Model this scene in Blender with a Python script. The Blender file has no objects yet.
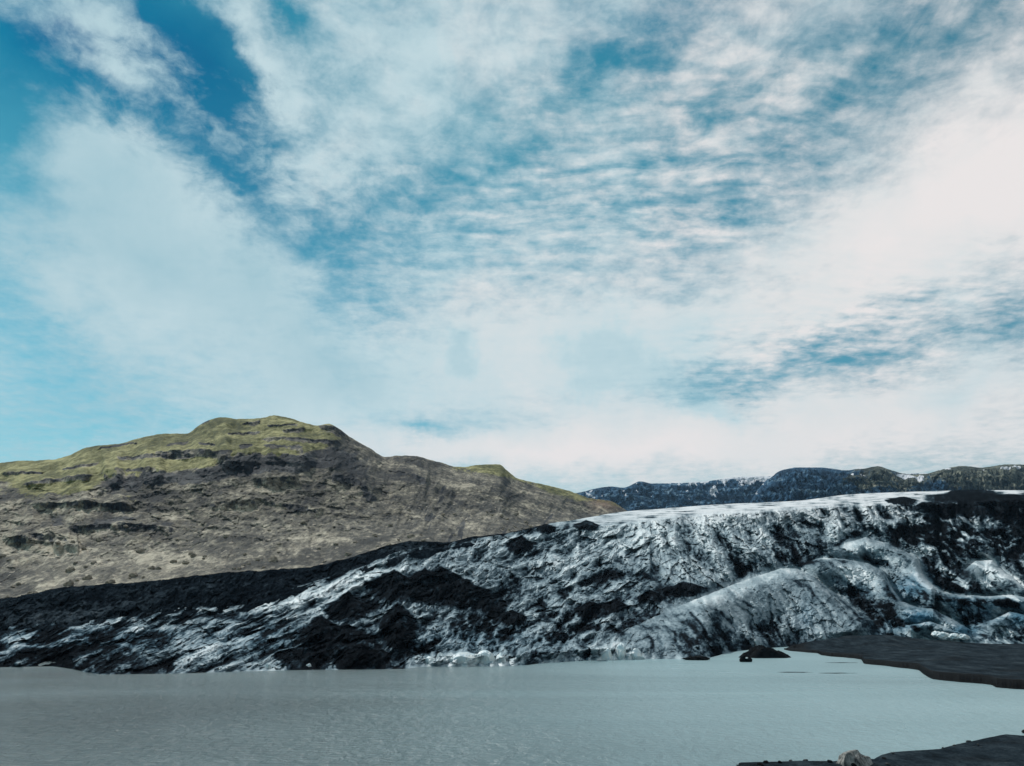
import bpy, bmesh, math, random
import numpy as np
random.seed(7); rng = np.random.default_rng(7)
R = math.radians
sc = bpy.context.scene
COL = sc.collection

# ------------------------------------------------------------------ camera
HAZE_D = 0.00002
F, CX, CY, H, PITCH = 769.0, 512.0, 383.0, 14.0, R(16.6)
SP, CP = math.sin(PITCH), math.cos(PITCH)
cam_d = bpy.data.cameras.new('camera'); cam = bpy.data.objects.new('camera', cam_d); COL.objects.link(cam)
cam.location = (0, 0, H); cam.rotation_euler = (R(90) + PITCH, 0, 0)
cam_d.sensor_width = 36; cam_d.lens = 36 * F / 1024; cam_d.clip_start = 0.5; cam_d.clip_end = 30000
sc.camera = cam

def zY(px, py, Y):
    """height of the point seen at (px, py) that stands at depth Y"""
    v = (CY - py) / F
    return H + Y * (SP + v * CP) / (CP - v * SP)
def xY(px, Y, z):
    c = Y * CP + (z - H) * SP
    return (px - CX) / F * c
def ground(px, py, z=0.0):
    """depth of the point at (px,py) lying at height z"""
    v = (CY - py) / F
    return (z - H) * (CP - v * SP) / (SP + v * CP)
def pt(px, py, Y=None, z=0.0):
    if Y is None: Y = float(ground(px, py, z))
    zz = float(zY(px, py, Y))
    return (float(xY(px, Y, zz)), Y, zz)

# ------------------------------------------------------------------ noise
def _hash(ix, iy, seed):
    h = (ix.astype(np.int64) * 374761393 + iy.astype(np.int64) * 668265263 + seed * 974634777) & 0xFFFFFFFF
    h = ((h ^ (h >> 13)) * 1274126177) & 0xFFFFFFFF
    return (h ^ (h >> 16)) & 0xFFFF
def perlin(x, y, seed=0):
    x = np.asarray(x, np.float64); y = np.asarray(y, np.float64)
    x0 = np.floor(x); y0 = np.floor(y); fx = x - x0; fy = y - y0
    ix = x0.astype(np.int64); iy = y0.astype(np.int64)
    u = fx * fx * fx * (fx * (fx * 6 - 15) + 10); v = fy * fy * fy * (fy * (fy * 6 - 15) + 10)
    def g(a, b, dx, dy):
        t = _hash(a, b, seed) * (2 * math.pi / 65536)
        return np.cos(t) * dx + np.sin(t) * dy
    n00 = g(ix, iy, fx, fy); n10 = g(ix + 1, iy, fx - 1, fy)
    n01 = g(ix, iy + 1, fx, fy - 1); n11 = g(ix + 1, iy + 1, fx - 1, fy - 1)
    a = n00 + u * (n10 - n00); b = n01 + u * (n11 - n01)
    return (a + v * (b - a)) * 1.5
def fbm(x, y, seed=0, o=5, gain=0.5, lac=2.03):
    s = 0; a = 1; t = 0
    for k in range(o):
        s = s + a * perlin(x, y, seed + k * 17); t += a
        x = x * lac + 3.1; y = y * lac - 1.7; a *= gain
    return s / t
def ridged(x, y, seed=0, o=5, gain=0.5, lac=2.1):
    s = 0; a = 1; t = 0
    for k in range(o):
        n = 1 - np.abs(perlin(x, y, seed + k * 13)) * 1.6
        s = s + a * n; t += a
        x = x * lac + 5.3; y = y * lac + 2.9; a *= gain
    return s / t
def worley(x, y, seed=0):
    ix = np.floor(x).astype(np.int64); iy = np.floor(y).astype(np.int64)
    f1 = np.full(x.shape, 9.0); f2 = np.full(x.shape, 9.0); cid = np.zeros(x.shape)
    for dx in (-1, 0, 1):
        for dy in (-1, 0, 1):
            a = ix + dx; b = iy + dy
            jx = a + _hash(a, b, seed) / 65536.; jy = b + _hash(a, b, seed + 91) / 65536.
            d = np.hypot(x - jx, y - jy); c = _hash(a, b, seed + 47) / 65536.
            nearer = d < f1
            f2 = np.where(nearer, f1, np.minimum(f2, d)); cid = np.where(nearer, c, cid); f1 = np.where(nearer, d, f1)
    return f1, f2, cid
def facets(x, y, seed=0):
    """broken ground: tilted flat faces meeting at sharp edges, about -1..1, and a random tone per face"""
    ix = np.floor(x).astype(np.int64); iy = np.floor(y).astype(np.int64)
    f1 = np.full(x.shape, 9.0); val = np.zeros(x.shape); tone = np.zeros(x.shape)
    for dx in (-1, 0, 1):
        for dy in (-1, 0, 1):
            a = ix + dx; b = iy + dy
            h1 = _hash(a, b, seed) / 65536.; h2 = _hash(a, b, seed + 91) / 65536.; h3 = _hash(a, b, seed + 47) / 65536.
            ex = x - a - h1; ey = y - b - h2; d = ex * ex + ey * ey
            th = h3 * 6.283; w = 0.5 * (h1 + h2) - 0.5 + 1.15 * (np.cos(th) * ex + np.sin(th) * ey)
            m = d < f1; f1 = np.where(m, d, f1); val = np.where(m, w, val); tone = np.where(m, h2, tone)
    return val, tone - 0.5
def rot(x, y, deg, sx, sy):
    """coordinates along / across a direction (deg, anticlockwise as seen from below the slope), in units of sx / sy"""
    c, s = math.cos(R(deg)), math.sin(R(deg))
    return (x * c + y * s) / sx, (-x * s + y * c) / sy
def ss(a, b, x):
    t = np.clip((x - a) / (b - a), 0, 1); return t * t * (3 - 2 * t)
def crv(pts):
    """smooth curve y(x) through points"""
    xs = np.array([p[0] for p in pts], float); ys = np.array([p[1] for p in pts], float)
    d = np.diff(ys) / np.diff(xs); m = np.zeros_like(ys)
    m[0] = d[0]; m[-1] = d[-1]
    for i in range(1, len(ys) - 1):
        m[i] = 0 if d[i - 1] * d[i] <= 0 else 2 * d[i - 1] * d[i] / (d[i - 1] + d[i])
    def f(x):
        x = np.asarray(x, float); xc = np.clip(x, xs[0], xs[-1])
        i = np.clip(np.searchsorted(xs, xc) - 1, 0, len(xs) - 2); h = xs[i + 1] - xs[i]; t = (xc - xs[i]) / h
        t2 = t * t; t3 = t2 * t
        return ((2 * t3 - 3 * t2 + 1) * ys[i] + (t3 - 2 * t2 + t) * h * m[i] + (-2 * t3 + 3 * t2) * ys[i + 1] + (t3 - t2) * h * m[i + 1])
    return f
def seg(px, py, line):
    """distance to a polyline, signed side and position along it (0..1)"""
    best = np.full(px.shape, 1e9); side = np.zeros(px.shape); along = np.zeros(px.shape)
    n = len(line) - 1
    for i in range(n):
        ax, ay = line[i][:2]; bx, by = line[i + 1][:2]
        ux, uy = bx - ax, by - ay; L2 = ux * ux + uy * uy
        t = np.clip(((px - ax) * ux + (py - ay) * uy) / L2, 0, 1)
        dx = px - ax - t * ux; dy = py - ay - t * uy; d = np.hypot(dx, dy)
        m = d < best
        best = np.where(m, d, best); side = np.where(m, np.sign(ux * dy - uy * dx), side); along = np.where(m, (i + t) / n, along)
    return best, side, along
def ell(px, py, cx, cy, rx, ry, deg=0):
    c, s = math.cos(R(deg)), math.sin(R(deg)); dx = px - cx; dy = cy - py
    return np.exp(-(((dx * c + dy * s) / rx) ** 2 + ((-dx * s + dy * c) / ry) ** 2))

# ------------------------------------------------------------------ meshes
def tag(o, label=None, cat=None, group=None, kind=None):
    if label: o['label'] = label
    if cat: o['category'] = cat
    if group: o['group'] = group
    if kind: o['kind'] = kind
    return o
def link(name, me, m, parent=None):
    o = bpy.data.objects.new(name, me); COL.objects.link(o)
    if m: me.materials.append(m)
    if parent: o.parent = parent
    return o
def grid_mesh(name, X, Y, Z, m, attrs=None, smooth=True):
    rows, cols = X.shape
    co = np.stack([X, Y, Z], -1).reshape(-1, 3).astype(np.float32)
    idx = np.arange(rows * cols).reshape(rows, cols)
    q = np.stack([idx[:-1, :-1], idx[:-1, 1:], idx[1:, 1:], idx[1:, :-1]], -1).reshape(-1, 4).astype(np.int32)
    me = bpy.data.meshes.new(name)
    me.vertices.add(len(co)); me.vertices.foreach_set('co', co.ravel())
    me.loops.add(q.size); me.loops.foreach_set('vertex_index', q.ravel())
    me.polygons.add(len(q)); me.polygons.foreach_set('loop_start', np.arange(0, q.size, 4, dtype=np.int32))
    me.polygons.foreach_set('loop_total', np.full(len(q), 4, np.int32))
    me.polygons.foreach_set('use_smooth', np.full(len(q), smooth, bool))
    for k, v in (attrs or {}).items():
        a = me.attributes.new(k, 'FLOAT', 'POINT'); a.data.foreach_set('value', np.clip(v, 0, 1).astype(np.float32).ravel())
    me.update(calc_edges=True); me.validate()
    return link(name, me, m)

# ------------------------------------------------------------------ materials
class N:
    def __init__(s, tree): s.t = tree; s.n = tree.nodes; s.l = tree.links
    def new(s, kind, **kw):
        n = s.n.new(kind)
        for k, v in kw.items(): setattr(n, k, v)
        return n
    def put(s, sock, v):
        if v is None: return
        if isinstance(v, bpy.types.NodeSocket): s.l.new(v, sock)
        else:
            if isinstance(v, (tuple, list)) and len(v) == 3 and sock.type == 'RGBA': v = (*v, 1)
            sock.default_value = v
    def math(s, op, a, b=None, c=None, clamp=False):
        n = s.new('ShaderNodeMath', operation=op, use_clamp=clamp)
        s.put(n.inputs[0], a); s.put(n.inputs[1], b)
        if c is not None: s.put(n.inputs[2], c)
        return n.outputs[0]
    def vmath(s, op, a, b=None):
        n = s.new('ShaderNodeVectorMath', operation=op); s.put(n.inputs[0], a); s.put(n.inputs[1], b)
        return n.outputs[1] if op in ('LENGTH', 'DOT_PRODUCT') else n.outputs[0]
    def noise(s, vec, scale, detail=6, rough=0.55, dist=0.0, out=0):
        n = s.new('ShaderNodeTexNoise'); s.put(n.inputs['Vector'], vec); n.inputs['Scale'].default_value = scale
        n.inputs['Detail'].default_value = detail; n.inputs['Roughness'].default_value = rough; n.inputs['Distortion'].default_value = dist
        return n.outputs[out]
    def vor(s, vec, scale, feature='F1', out='Distance', **kw):
        n = s.new('ShaderNodeTexVoronoi', feature=feature); s.put(n.inputs['Vector'], vec); n.inputs['Scale'].default_value = scale
        for k, v in kw.items(): n.inputs[k].default_value = v
        return n.outputs[out]
    def map(s, vec, loc=(0, 0, 0), rot=(0, 0, 0), scale=(1, 1, 1), kind='POINT'):
        n = s.new('ShaderNodeMapping', vector_type=kind); s.put(n.inputs[0], vec)
        n.inputs[1].default_value = loc; n.inputs[2].default_value = rot; n.inputs[3].default_value = scale
        return n.outputs[0]
    def rng(s, v, a, b, c=0.0, d=1.0, smooth=True):
        n = s.new('ShaderNodeMapRange', interpolation_type='SMOOTHSTEP' if smooth else 'LINEAR', clamp=True)
        for i, x in enumerate((v, a, b, c, d)): s.put(n.inputs[i], x)
        return n.outputs[0]
    def mix(s, f, a, b, blend='MIX'):
        n = s.new('ShaderNodeMix', data_type='RGBA', blend_type=blend, clamp_factor=True)
        s.put(n.inputs[0], f); s.put(n.inputs[6], a); s.put(n.inputs[7], b); return n.outputs[2]
    def ramp(s, f, stops, interp='LINEAR'):
        n = s.new('ShaderNodeValToRGB'); s.put(n.inputs[0], f); cr = n.color_ramp; cr.interpolation = interp
        while len(cr.elements) < len(stops): cr.elements.new(0.5)
        for e, (p, c) in zip(cr.elements, stops): e.position = p; e.color = (*c, 1)
        return n.outputs[0]
    def attr(s, name):
        return s.new('ShaderNodeAttribute', attribute_name=name).outputs['Fac']
    def pos(s): return s.new('ShaderNodeTexCoord').outputs['Object']
    def bump(s, h, strength, dist, normal=None):
        n = s.new('ShaderNodeBump'); s.put(n.inputs['Height'], h); n.inputs['Strength'].default_value = strength
        n.inputs['Distance'].default_value = dist; s.put(n.inputs['Normal'], normal); return n.outputs[0]
def material(name):
    m = bpy.data.materials.new(name); m.use_nodes = True
    n = N(m.node_tree); b = m.node_tree.nodes['Principled BSDF']
    return m, n, b
def setp(n, b, **kw):
    for k, v in kw.items(): n.put(b.inputs[k.replace('_', ' ')], v)

# glacier ice with debris
ICE, n, b = material('glacier_ice')
p = n.map(n.pos(), scale=(1, 0.42, 1)); deb = n.attr('debris'); blu = n.attr('blue'); old = n.attr('pale')
fine = n.noise(p, 0.9, 7, 0.68); mid = n.noise(n.map(p, rot=(0, 0, R(35)), scale=(1.0, 0.45, 1)), 0.22, 6, 0.62, 0.6)
d2 = n.math('ADD', deb, n.math('MULTIPLY', n.math('SUBTRACT', fine, 0.5), 0.46))
d2 = n.math('ADD', d2, n.math('MULTIPLY', n.math('SUBTRACT', mid, 0.5), 0.45))
c = n.ramp(d2, [(0.0, (0.62, 0.66, 0.67)), (0.17, (0.34, 0.41, 0.435)), (0.32, (0.19, 0.25, 0.28)), (0.51, (0.095, 0.138, 0.163)), (0.62, (0.024, 0.038, 0.050)), (0.74, (0.0085, 0.0108, 0.0135)), (1.0, (0.0030, 0.0036, 0.0044))])
gr = n.rng(n.noise(p, 2.4, 5, 0.75), 0.55, 0.70)
c = n.mix(n.math('MULTIPLY', gr, n.rng(d2, 0.5, 0.7, 0, 0.22)), c, (0.05, 0.06, 0.07))
c = n.mix(n.math('MULTIPLY', blu, n.rng(d2, 0.75, 0.35)), c, (0.028, 0.135, 0.215))
c = n.mix(n.math('MULTIPLY', old, n.rng(d2, 0.6, 0.2)), c, (0.70, 0.69, 0.69))
hh = n.math('ADD', n.noise(p, 1.6, 8, 0.7), n.math('MULTIPLY', n.noise(p, 0.35, 4, 0.6), 1.0))
setp(n, b, Base_Color=c, Roughness=n.rng(d2, 0.2, 0.7, 0.42, 0.9), Normal=n.bump(hh, 0.45, 0.5), Specular_IOR_Level=n.rng(d2, 0.2, 0.6, 0.35, 0.0))

# black moraine
MOR, n, b = material('black_moraine')
p = n.pos()
p = n.map(p, scale=(1, 0.42, 1)); f1 = n.noise(p, 0.55, 8, 0.72); f2 = n.noise(p, 0.06, 5, 0.6, 0.5); v = n.attr('grey')
k = n.math('ADD', n.math('MULTIPLY', f1, 0.7), n.math('MULTIPLY', f2, 0.5))
k = n.math('ADD', k, n.math('MULTIPLY', v, 0.32))
c = n.ramp(k, [(0.48, (0.0022, 0.003, 0.004)), (0.62, (0.0065, 0.010, 0.014)), (0.78, (0.036, 0.050, 0.062)), (1.0, (0.11, 0.12, 0.125))])
gr = n.rng(n.noise(p, 1.8, 6, 0.75), 0.55, 0.72)
c = n.mix(n.math('MULTIPLY', gr, 0.16), c, (0.05, 0.058, 0.066))
setp(n, b, Base_Color=c, Roughness=0.95, Specular_IOR_Level=0.0, Normal=n.bump(n.noise(p, 0.9, 8, 0.7), 1.0, 1.0))

# valley side: moss over basalt over scree
HILL, n, b = material('mossy_hillside')
p = n.map(n.pos(), scale=(1, 0.38, 1)); moss = n.attr('moss'); scr = n.attr('scree'); rock = n.attr('rock'); rust = n.attr('rust'); tan = n.attr('tan'); tone = n.attr('tone')
f1 = n.noise(p, 0.13, 9, 0.76); f2 = n.noise(p, 0.02, 5, 0.6, 0.8); f3 = n.noise(p, 0.5, 6, 0.7)
strat = n.noise(n.map(p, scale=(0.3, 0.3, 1.6)), 0.07, 6, 0.65, 0.4)
k = n.math('ADD', n.math('MULTIPLY', f1, 0.45), n.math('MULTIPLY', f2, 0.60)); k = n.math('ADD', k, n.math('MULTIPLY_ADD', strat, 0.30, -0.10))
v1 = n.new('ShaderNodeSeparateColor'); n.put(v1.inputs[0], n.vor(p, 0.34, out='Color')); v2 = n.new('ShaderNodeSeparateColor'); n.put(v2.inputs[0], n.vor(p, 0.75, out='Color'))
k = n.math('MULTIPLY_ADD', n.math('SUBTRACT', v1.outputs[0], 0.5), 0.075, k); k = n.math('MULTIPLY_ADD', n.math('SUBTRACT', v2.outputs[1], 0.5), 0.06, k)
k = n.math('MULTIPLY_ADD', n.math('SUBTRACT', tone, 0.5), 0.15, k)
k = n.math('ADD', k, n.math('MULTIPLY_ADD', tan, 0.075, 0.012))
cr = n.ramp(k, [(0.46, (0.019, 0.021, 0.023)), (0.55, (0.062, 0.058, 0.050)), (0.64, (0.160, 0.144, 0.112)), (0.74, (0.40, 0.355, 0.27))])
cs = n.ramp(k, [(0.45, (0.034, 0.035, 0.034)), (0.55, (0.072, 0.069, 0.062)), (0.64, (0.170, 0.155, 0.125)), (0.76, (0.46, 0.41, 0.32))])
cd = n.ramp(k, [(0.46, (0.008, 0.010, 0.013)), (0.58, (0.024, 0.027, 0.032)), (0.72, (0.085, 0.085, 0.085))])
cm = n.ramp(n.math('ADD', n.math('MULTIPLY', f1, 0.6), n.math('MULTIPLY', f2, 0.4)), [(0.40, (0.045, 0.050, 0.016)), (0.49, (0.135, 0.130, 0.050)), (0.60, (0.36, 0.33, 0.155))])
c = n.mix(n.rng(n.math('ADD', scr, n.math('MULTIPLY', n.math('SUBTRACT', f1, 0.5), 0.8)), 0.35, 0.65), cr, cs)
c = n.mix(n.rng(n.math('ADD', rock, n.math('MULTIPLY', n.math('SUBTRACT', f1, 0.5), 0.9)), 0.4, 0.65), c, cd)
c = n.mix(n.rng(n.math('ADD', moss, n.math('MULTIPLY', n.math('SUBTRACT', f1, 0.5), 1.1)), 0.42, 0.62), c, cm)
c = n.mix(n.math('MULTIPLY', rust, n.rng(f1, 0.35, 0.6)), c, (0.15, 0.075, 0.045))
# scattered stones on the scree
st = n.vor(p, 0.22, out='Distance', Randomness=1.0); stc = n.vor(p, 0.22, out='Color')
sep = n.new('ShaderNodeSeparateColor'); n.put(sep.inputs[0], stc)
stone = n.math('MULTIPLY', n.rng(st, 0.34, 0.22), n.math('MULTIPLY', n.rng(sep.outputs[0], 0.72, 0.8), n.rng(scr, 0.3, 0.7)))
c = n.mix(n.math('MULTIPLY', stone, 0.75), c, (0.36, 0.315, 0.25))
bh = n.math('ADD', n.noise(p, 0.30, 9, 0.7), n.math('MULTIPLY', stone, 0.3))
setp(n, b, Base_Color=c, Roughness=0.92, Specular_IOR_Level=0.15, Normal=n.bump(bh, 0.7, 2.0))

# far basalt cliffs with snow, the blue of distant haze painted into the rock
MTN, n, b = material('far_basalt_haze_blue')
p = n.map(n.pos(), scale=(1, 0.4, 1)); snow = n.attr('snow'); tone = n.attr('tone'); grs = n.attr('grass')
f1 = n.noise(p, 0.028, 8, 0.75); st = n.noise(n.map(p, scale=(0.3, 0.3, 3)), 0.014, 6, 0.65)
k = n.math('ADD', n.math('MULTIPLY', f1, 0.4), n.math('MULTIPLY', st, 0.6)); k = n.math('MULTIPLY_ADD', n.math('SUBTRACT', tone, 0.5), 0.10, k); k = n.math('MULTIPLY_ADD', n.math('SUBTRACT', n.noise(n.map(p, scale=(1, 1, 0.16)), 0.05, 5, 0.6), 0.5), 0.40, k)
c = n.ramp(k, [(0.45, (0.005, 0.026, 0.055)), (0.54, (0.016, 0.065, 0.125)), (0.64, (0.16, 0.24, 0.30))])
cg = n.ramp(k, [(0.40, (0.022, 0.026, 0.022)), (0.53, (0.075, 0.085, 0.066)), (0.63, (0.26, 0.25, 0.19))])
c = n.mix(n.rng(n.math('ADD', grs, n.math('MULTIPLY', n.math('SUBTRACT', f1, 0.5), 0.9)), 0.4, 0.6), c, cg)
c = n.mix(n.rng(n.math('ADD', snow, n.math('MULTIPLY', n.math('SUBTRACT', f1, 0.5), 0.35)), 0.48, 0.6), c, (0.60, 0.61, 0.64))
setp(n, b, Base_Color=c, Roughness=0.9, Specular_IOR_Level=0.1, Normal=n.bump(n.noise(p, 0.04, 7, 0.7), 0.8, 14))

# black volcanic sand
SAND, n, b = material('black_sand')
p = n.pos(); wet = n.attr('wet')
f1 = n.noise(n.map(p, scale=(1, 0.45, 1)), 0.30, 8, 0.66); f2 = n.noise(p, 3.0, 7, 0.7)
k = n.math('ADD', n.math('MULTIPLY', f1, 0.65), n.math('MULTIPLY', f2, 0.4))
c = n.ramp(k, [(0.42, (0.0035, 0.007, 0.010)), (0.52, (0.010, 0.017, 0.023)), (0.64, (0.030, 0.042, 0.050))])
vs = n.vor(p, 1.3, out='Distance'); pc = n.vor(p, 1.3, out='Color'); sep = n.new('ShaderNodeSeparateColor'); n.put(sep.inputs[0], pc)
peb = n.math('MULTIPLY', n.rng(vs, 0.22, 0.12), n.rng(sep.outputs[1], 0.86, 0.9))
c = n.mix(n.math('MULTIPLY', peb, 0.6), c, (0.07, 0.073, 0.075))
c = n.mix(wet, c, (0.0025, 0.003, 0.0035))
setp(n, b, Base_Color=c, Roughness=n.rng(wet, 0, 1, 0.9, 0.6), Specular_IOR_Level=0.03, Normal=n.bump(n.math('ADD', f2, n.math('MULTIPLY', peb, 0.8)), 0.6, 0.12))

# milky melt water
WATER, n, b = material('milky_meltwater')
p = n.pos()
calm = n.noise(n.map(p, scale=(0.4, 1.0, 1)), 0.016, 4, 0.55, 0.6)
sx = n.new('ShaderNodeSeparateXYZ'); n.put(sx.inputs[0], p)
breeze = n.math('ADD', n.rng(sx.outputs[0], 60, -60, 0.15, 0.85), n.math('MULTIPLY', n.math('SUBTRACT', calm, 0.5), 0.9), clamp=True)
w1 = n.noise(n.map(p, rot=(0, 0, R(25)), scale=(0.45, 1.25, 1)), 1.1, 5, 0.6, 0.5)
w2 = n.noise(n.map(p, rot=(0, 0, R(-12)), scale=(0.6, 1.3, 1)), 3.2, 3, 0.55)
w0 = n.noise(n.map(p, rot=(0, 0, R(18)), scale=(0.9, 0.55, 1)), 0.55, 4, 0.6, 0.4)
hgt = n.math('MULTIPLY_ADD', w0, 1.6, w1); hgt = n.math('ADD', hgt, n.math('MULTIPLY', w2, 0.35))
silt_shade = n.ramp(n.noise(n.map(p, scale=(0.35, 1, 1)), 0.022, 4, 0.55, 0.8), [(0.3, (0.222, 0.336, 0.356)), (0.7, (0.282, 0.402, 0.422))])
silt_shade = n.mix(n.math('MULTIPLY', breeze, 0.85), silt_shade, (0.046, 0.056, 0.060))  # left side darkened in colour for the dimmer reflection off its ripples
nb = n.new('ShaderNodeBump'); n.put(nb.inputs['Height'], hgt); nb.inputs['Distance'].default_value = 0.75
n.put(nb.inputs['Strength'], n.rng(breeze, 0, 1, 0.35, 0.95))
setp(n, b, Base_Color=silt_shade, Roughness=n.rng(breeze, 0, 1, 0.28, 0.18), IOR=1.33, Specular_IOR_Level=0.5, Normal=nb.outputs[0])

def rock_mat(name, dark, lite, scale, stripe=False):
    m, n, b = material(name); p = n.pos()
    f = n.noise(n.map(p, rot=(0.3, R(35), 0.2), scale=(1, 1, 0.18)) if stripe else p, scale, 8, 0.7, 0.3)
    setp(n, b, Base_Color=n.ramp(f, [(0.36, dark), (0.62, lite)]), Roughness=0.88, Specular_IOR_Level=0.06, Normal=n.bump(n.noise(p, scale * 2, 8, 0.72), 0.9, 0.5 / scale))
    return m
PALE = rock_mat('pale_rock', (0.06, 0.062, 0.062), (0.44, 0.43, 0.40), 2.2, True)
TAN = rock_mat('tan_boulder', (0.10, 0.088, 0.07), (0.33, 0.285, 0.22), 0.5)
GREY = rock_mat('grey_stone', (0.02, 0.024, 0.027), (0.11, 0.115, 0.115), 3.0)
BLK = rock_mat('black_rock', (0.0015, 0.002, 0.0026), (0.012, 0.014, 0.016), 0.9)
CLEAN, n, b = material('clean_ice')
p = n.pos(); f = n.noise(p, 0.5, 7, 0.65); g = n.noise(n.map(p, scale=(1, 1, 0.3)), 1.1, 6, 0.7)
c = n.ramp(f, [(0.30, (0.34, 0.48, 0.54)), (0.46, (0.60, 0.68, 0.70)), (0.62, (0.74, 0.74, 0.70))])
c = n.mix(n.rng(g, 0.56, 0.70), c, (0.05, 0.055, 0.06))
setp(n, b, Base_Color=c, Roughness=0.35, Normal=n.bump(g, 0.6, 0.5))

# ------------------------------------------------------------------ curves traced as they stand
moraine_top = crv([(-420, 622), (-200, 612), (0, 598), (30, 593), (55, 587), (98, 583.5), (156, 579), (219, 572), (273, 568.5), (312, 565), (350, 556), (386, 545), (412, 540), (445, 541), (474, 535.5), (500, 533), (525, 528), (545, 524), (562, 524)])
moraine_bot = crv([(-420, 650), (-200, 641), (0, 632), (59, 627), (109, 624), (140, 621), (172, 613), (234, 611), (258, 602), (300, 591), (332, 586), (360, 572), (401, 556), (440, 549), (480, 543), (520, 536), (562, 530)])
moraine_topY = crv([(-420, 400), (0, 400), (200, 425), (350, 450), (470, 520), (562, 640)])
moraine_botY = crv([(-420, 285), (0, 300), (109, 310), (234, 335), (332, 375), (401, 410), (470, 470), (562, 600)])
hill_sky = crv([(-420, 500), (-200, 478), (0, 461.5), (18, 460), (51, 458.5), (70, 454), (86, 446.5), (121, 442), (146, 435.5), (168, 432.3), (185, 432.5), (199, 424.5), (206, 420), (222, 416), (238, 417.5), (260, 417), (275, 414.3), (288, 416.5), (317, 424), (328, 422.8), (339, 427), (352, 437), (368, 445.7), (386, 455.6), (401, 454.3), (419, 455.6), (437, 460.3), (463, 466), (480, 463.5), (499, 463), (507, 469.5), (519, 478), (540, 482.4), (558, 486.6), (576, 492), (591, 497.5), (609, 499.5), (621, 505.5), (632, 513), (660, 532)])
hill_skyY = crv([(-420, 820), (0, 820), (270, 930), (400, 1080), (480, 1250), (560, 1500), (660, 1800)])
hill_botY = crv([(-420, 430), (0, 430), (200, 455), (350, 490), (470, 580), (545, 750), (620, 1300), (660, 1600)])
hill_bot = crv([(-420, 632), (0, 608), (98, 593), (219, 581), (312, 573), (386, 553), (474, 543), (540, 534), (579, 528), (624, 521), (660, 545)])
moss_low = crv([(-420, 520), (0, 478), (40, 486), (75, 488), (110, 477), (150, 471), (200, 465), (245, 455), (290, 456), (320, 446), (345, 439), (420, 455), (470, 472), (500, 474), (530, 483), (560, 489), (660, 520)])
water_edge = crv([(-420, 664), (-100, 666), (0, 667.2), (50, 666.4), (67, 668.4), (103, 674.4), (164, 673.7), (235, 671.7), (300, 670), (400, 669), (426, 666.6), (502, 666), (576, 661), (634, 659.5), (664, 659), (700, 660), (714, 656.5), (731, 652), (784, 647), (830, 645), (900, 644), (1024, 644), (1350, 646)])
rim = crv([(-420, 644), (-200, 635), (0, 627), (59, 622), (109, 619), (172, 608), (234, 606), (300, 586), (360, 567), (401, 551), (440, 544), (480, 538), (520, 531), (545, 527), (570, 527), (620, 525), (680, 517), (760, 512), (840, 507), (900, 505), (960, 504), (1024, 503), (1350, 500)])
rimY = crv([(-420, 300), (0, 312), (109, 322), (234, 348), (332, 386), (401, 425), (470, 480), (545, 560), (640, 560), (760, 580), (900, 600), (1024, 600), (1350, 600)])
plat = crv([(-420, 650), (300, 600), (480, 545), (530, 530), (545, 524.5), (579, 519), (624, 511.6), (670, 508), (720, 504.3), (798, 500.7), (850, 494.3), (903, 492), (981, 490.2), (1024, 490.2), (1350, 488)])
platY = crv([(-420, 420), (300, 480), (480, 620), (545, 800), (600, 1050), (700, 1150), (1350, 1150)])

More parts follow.
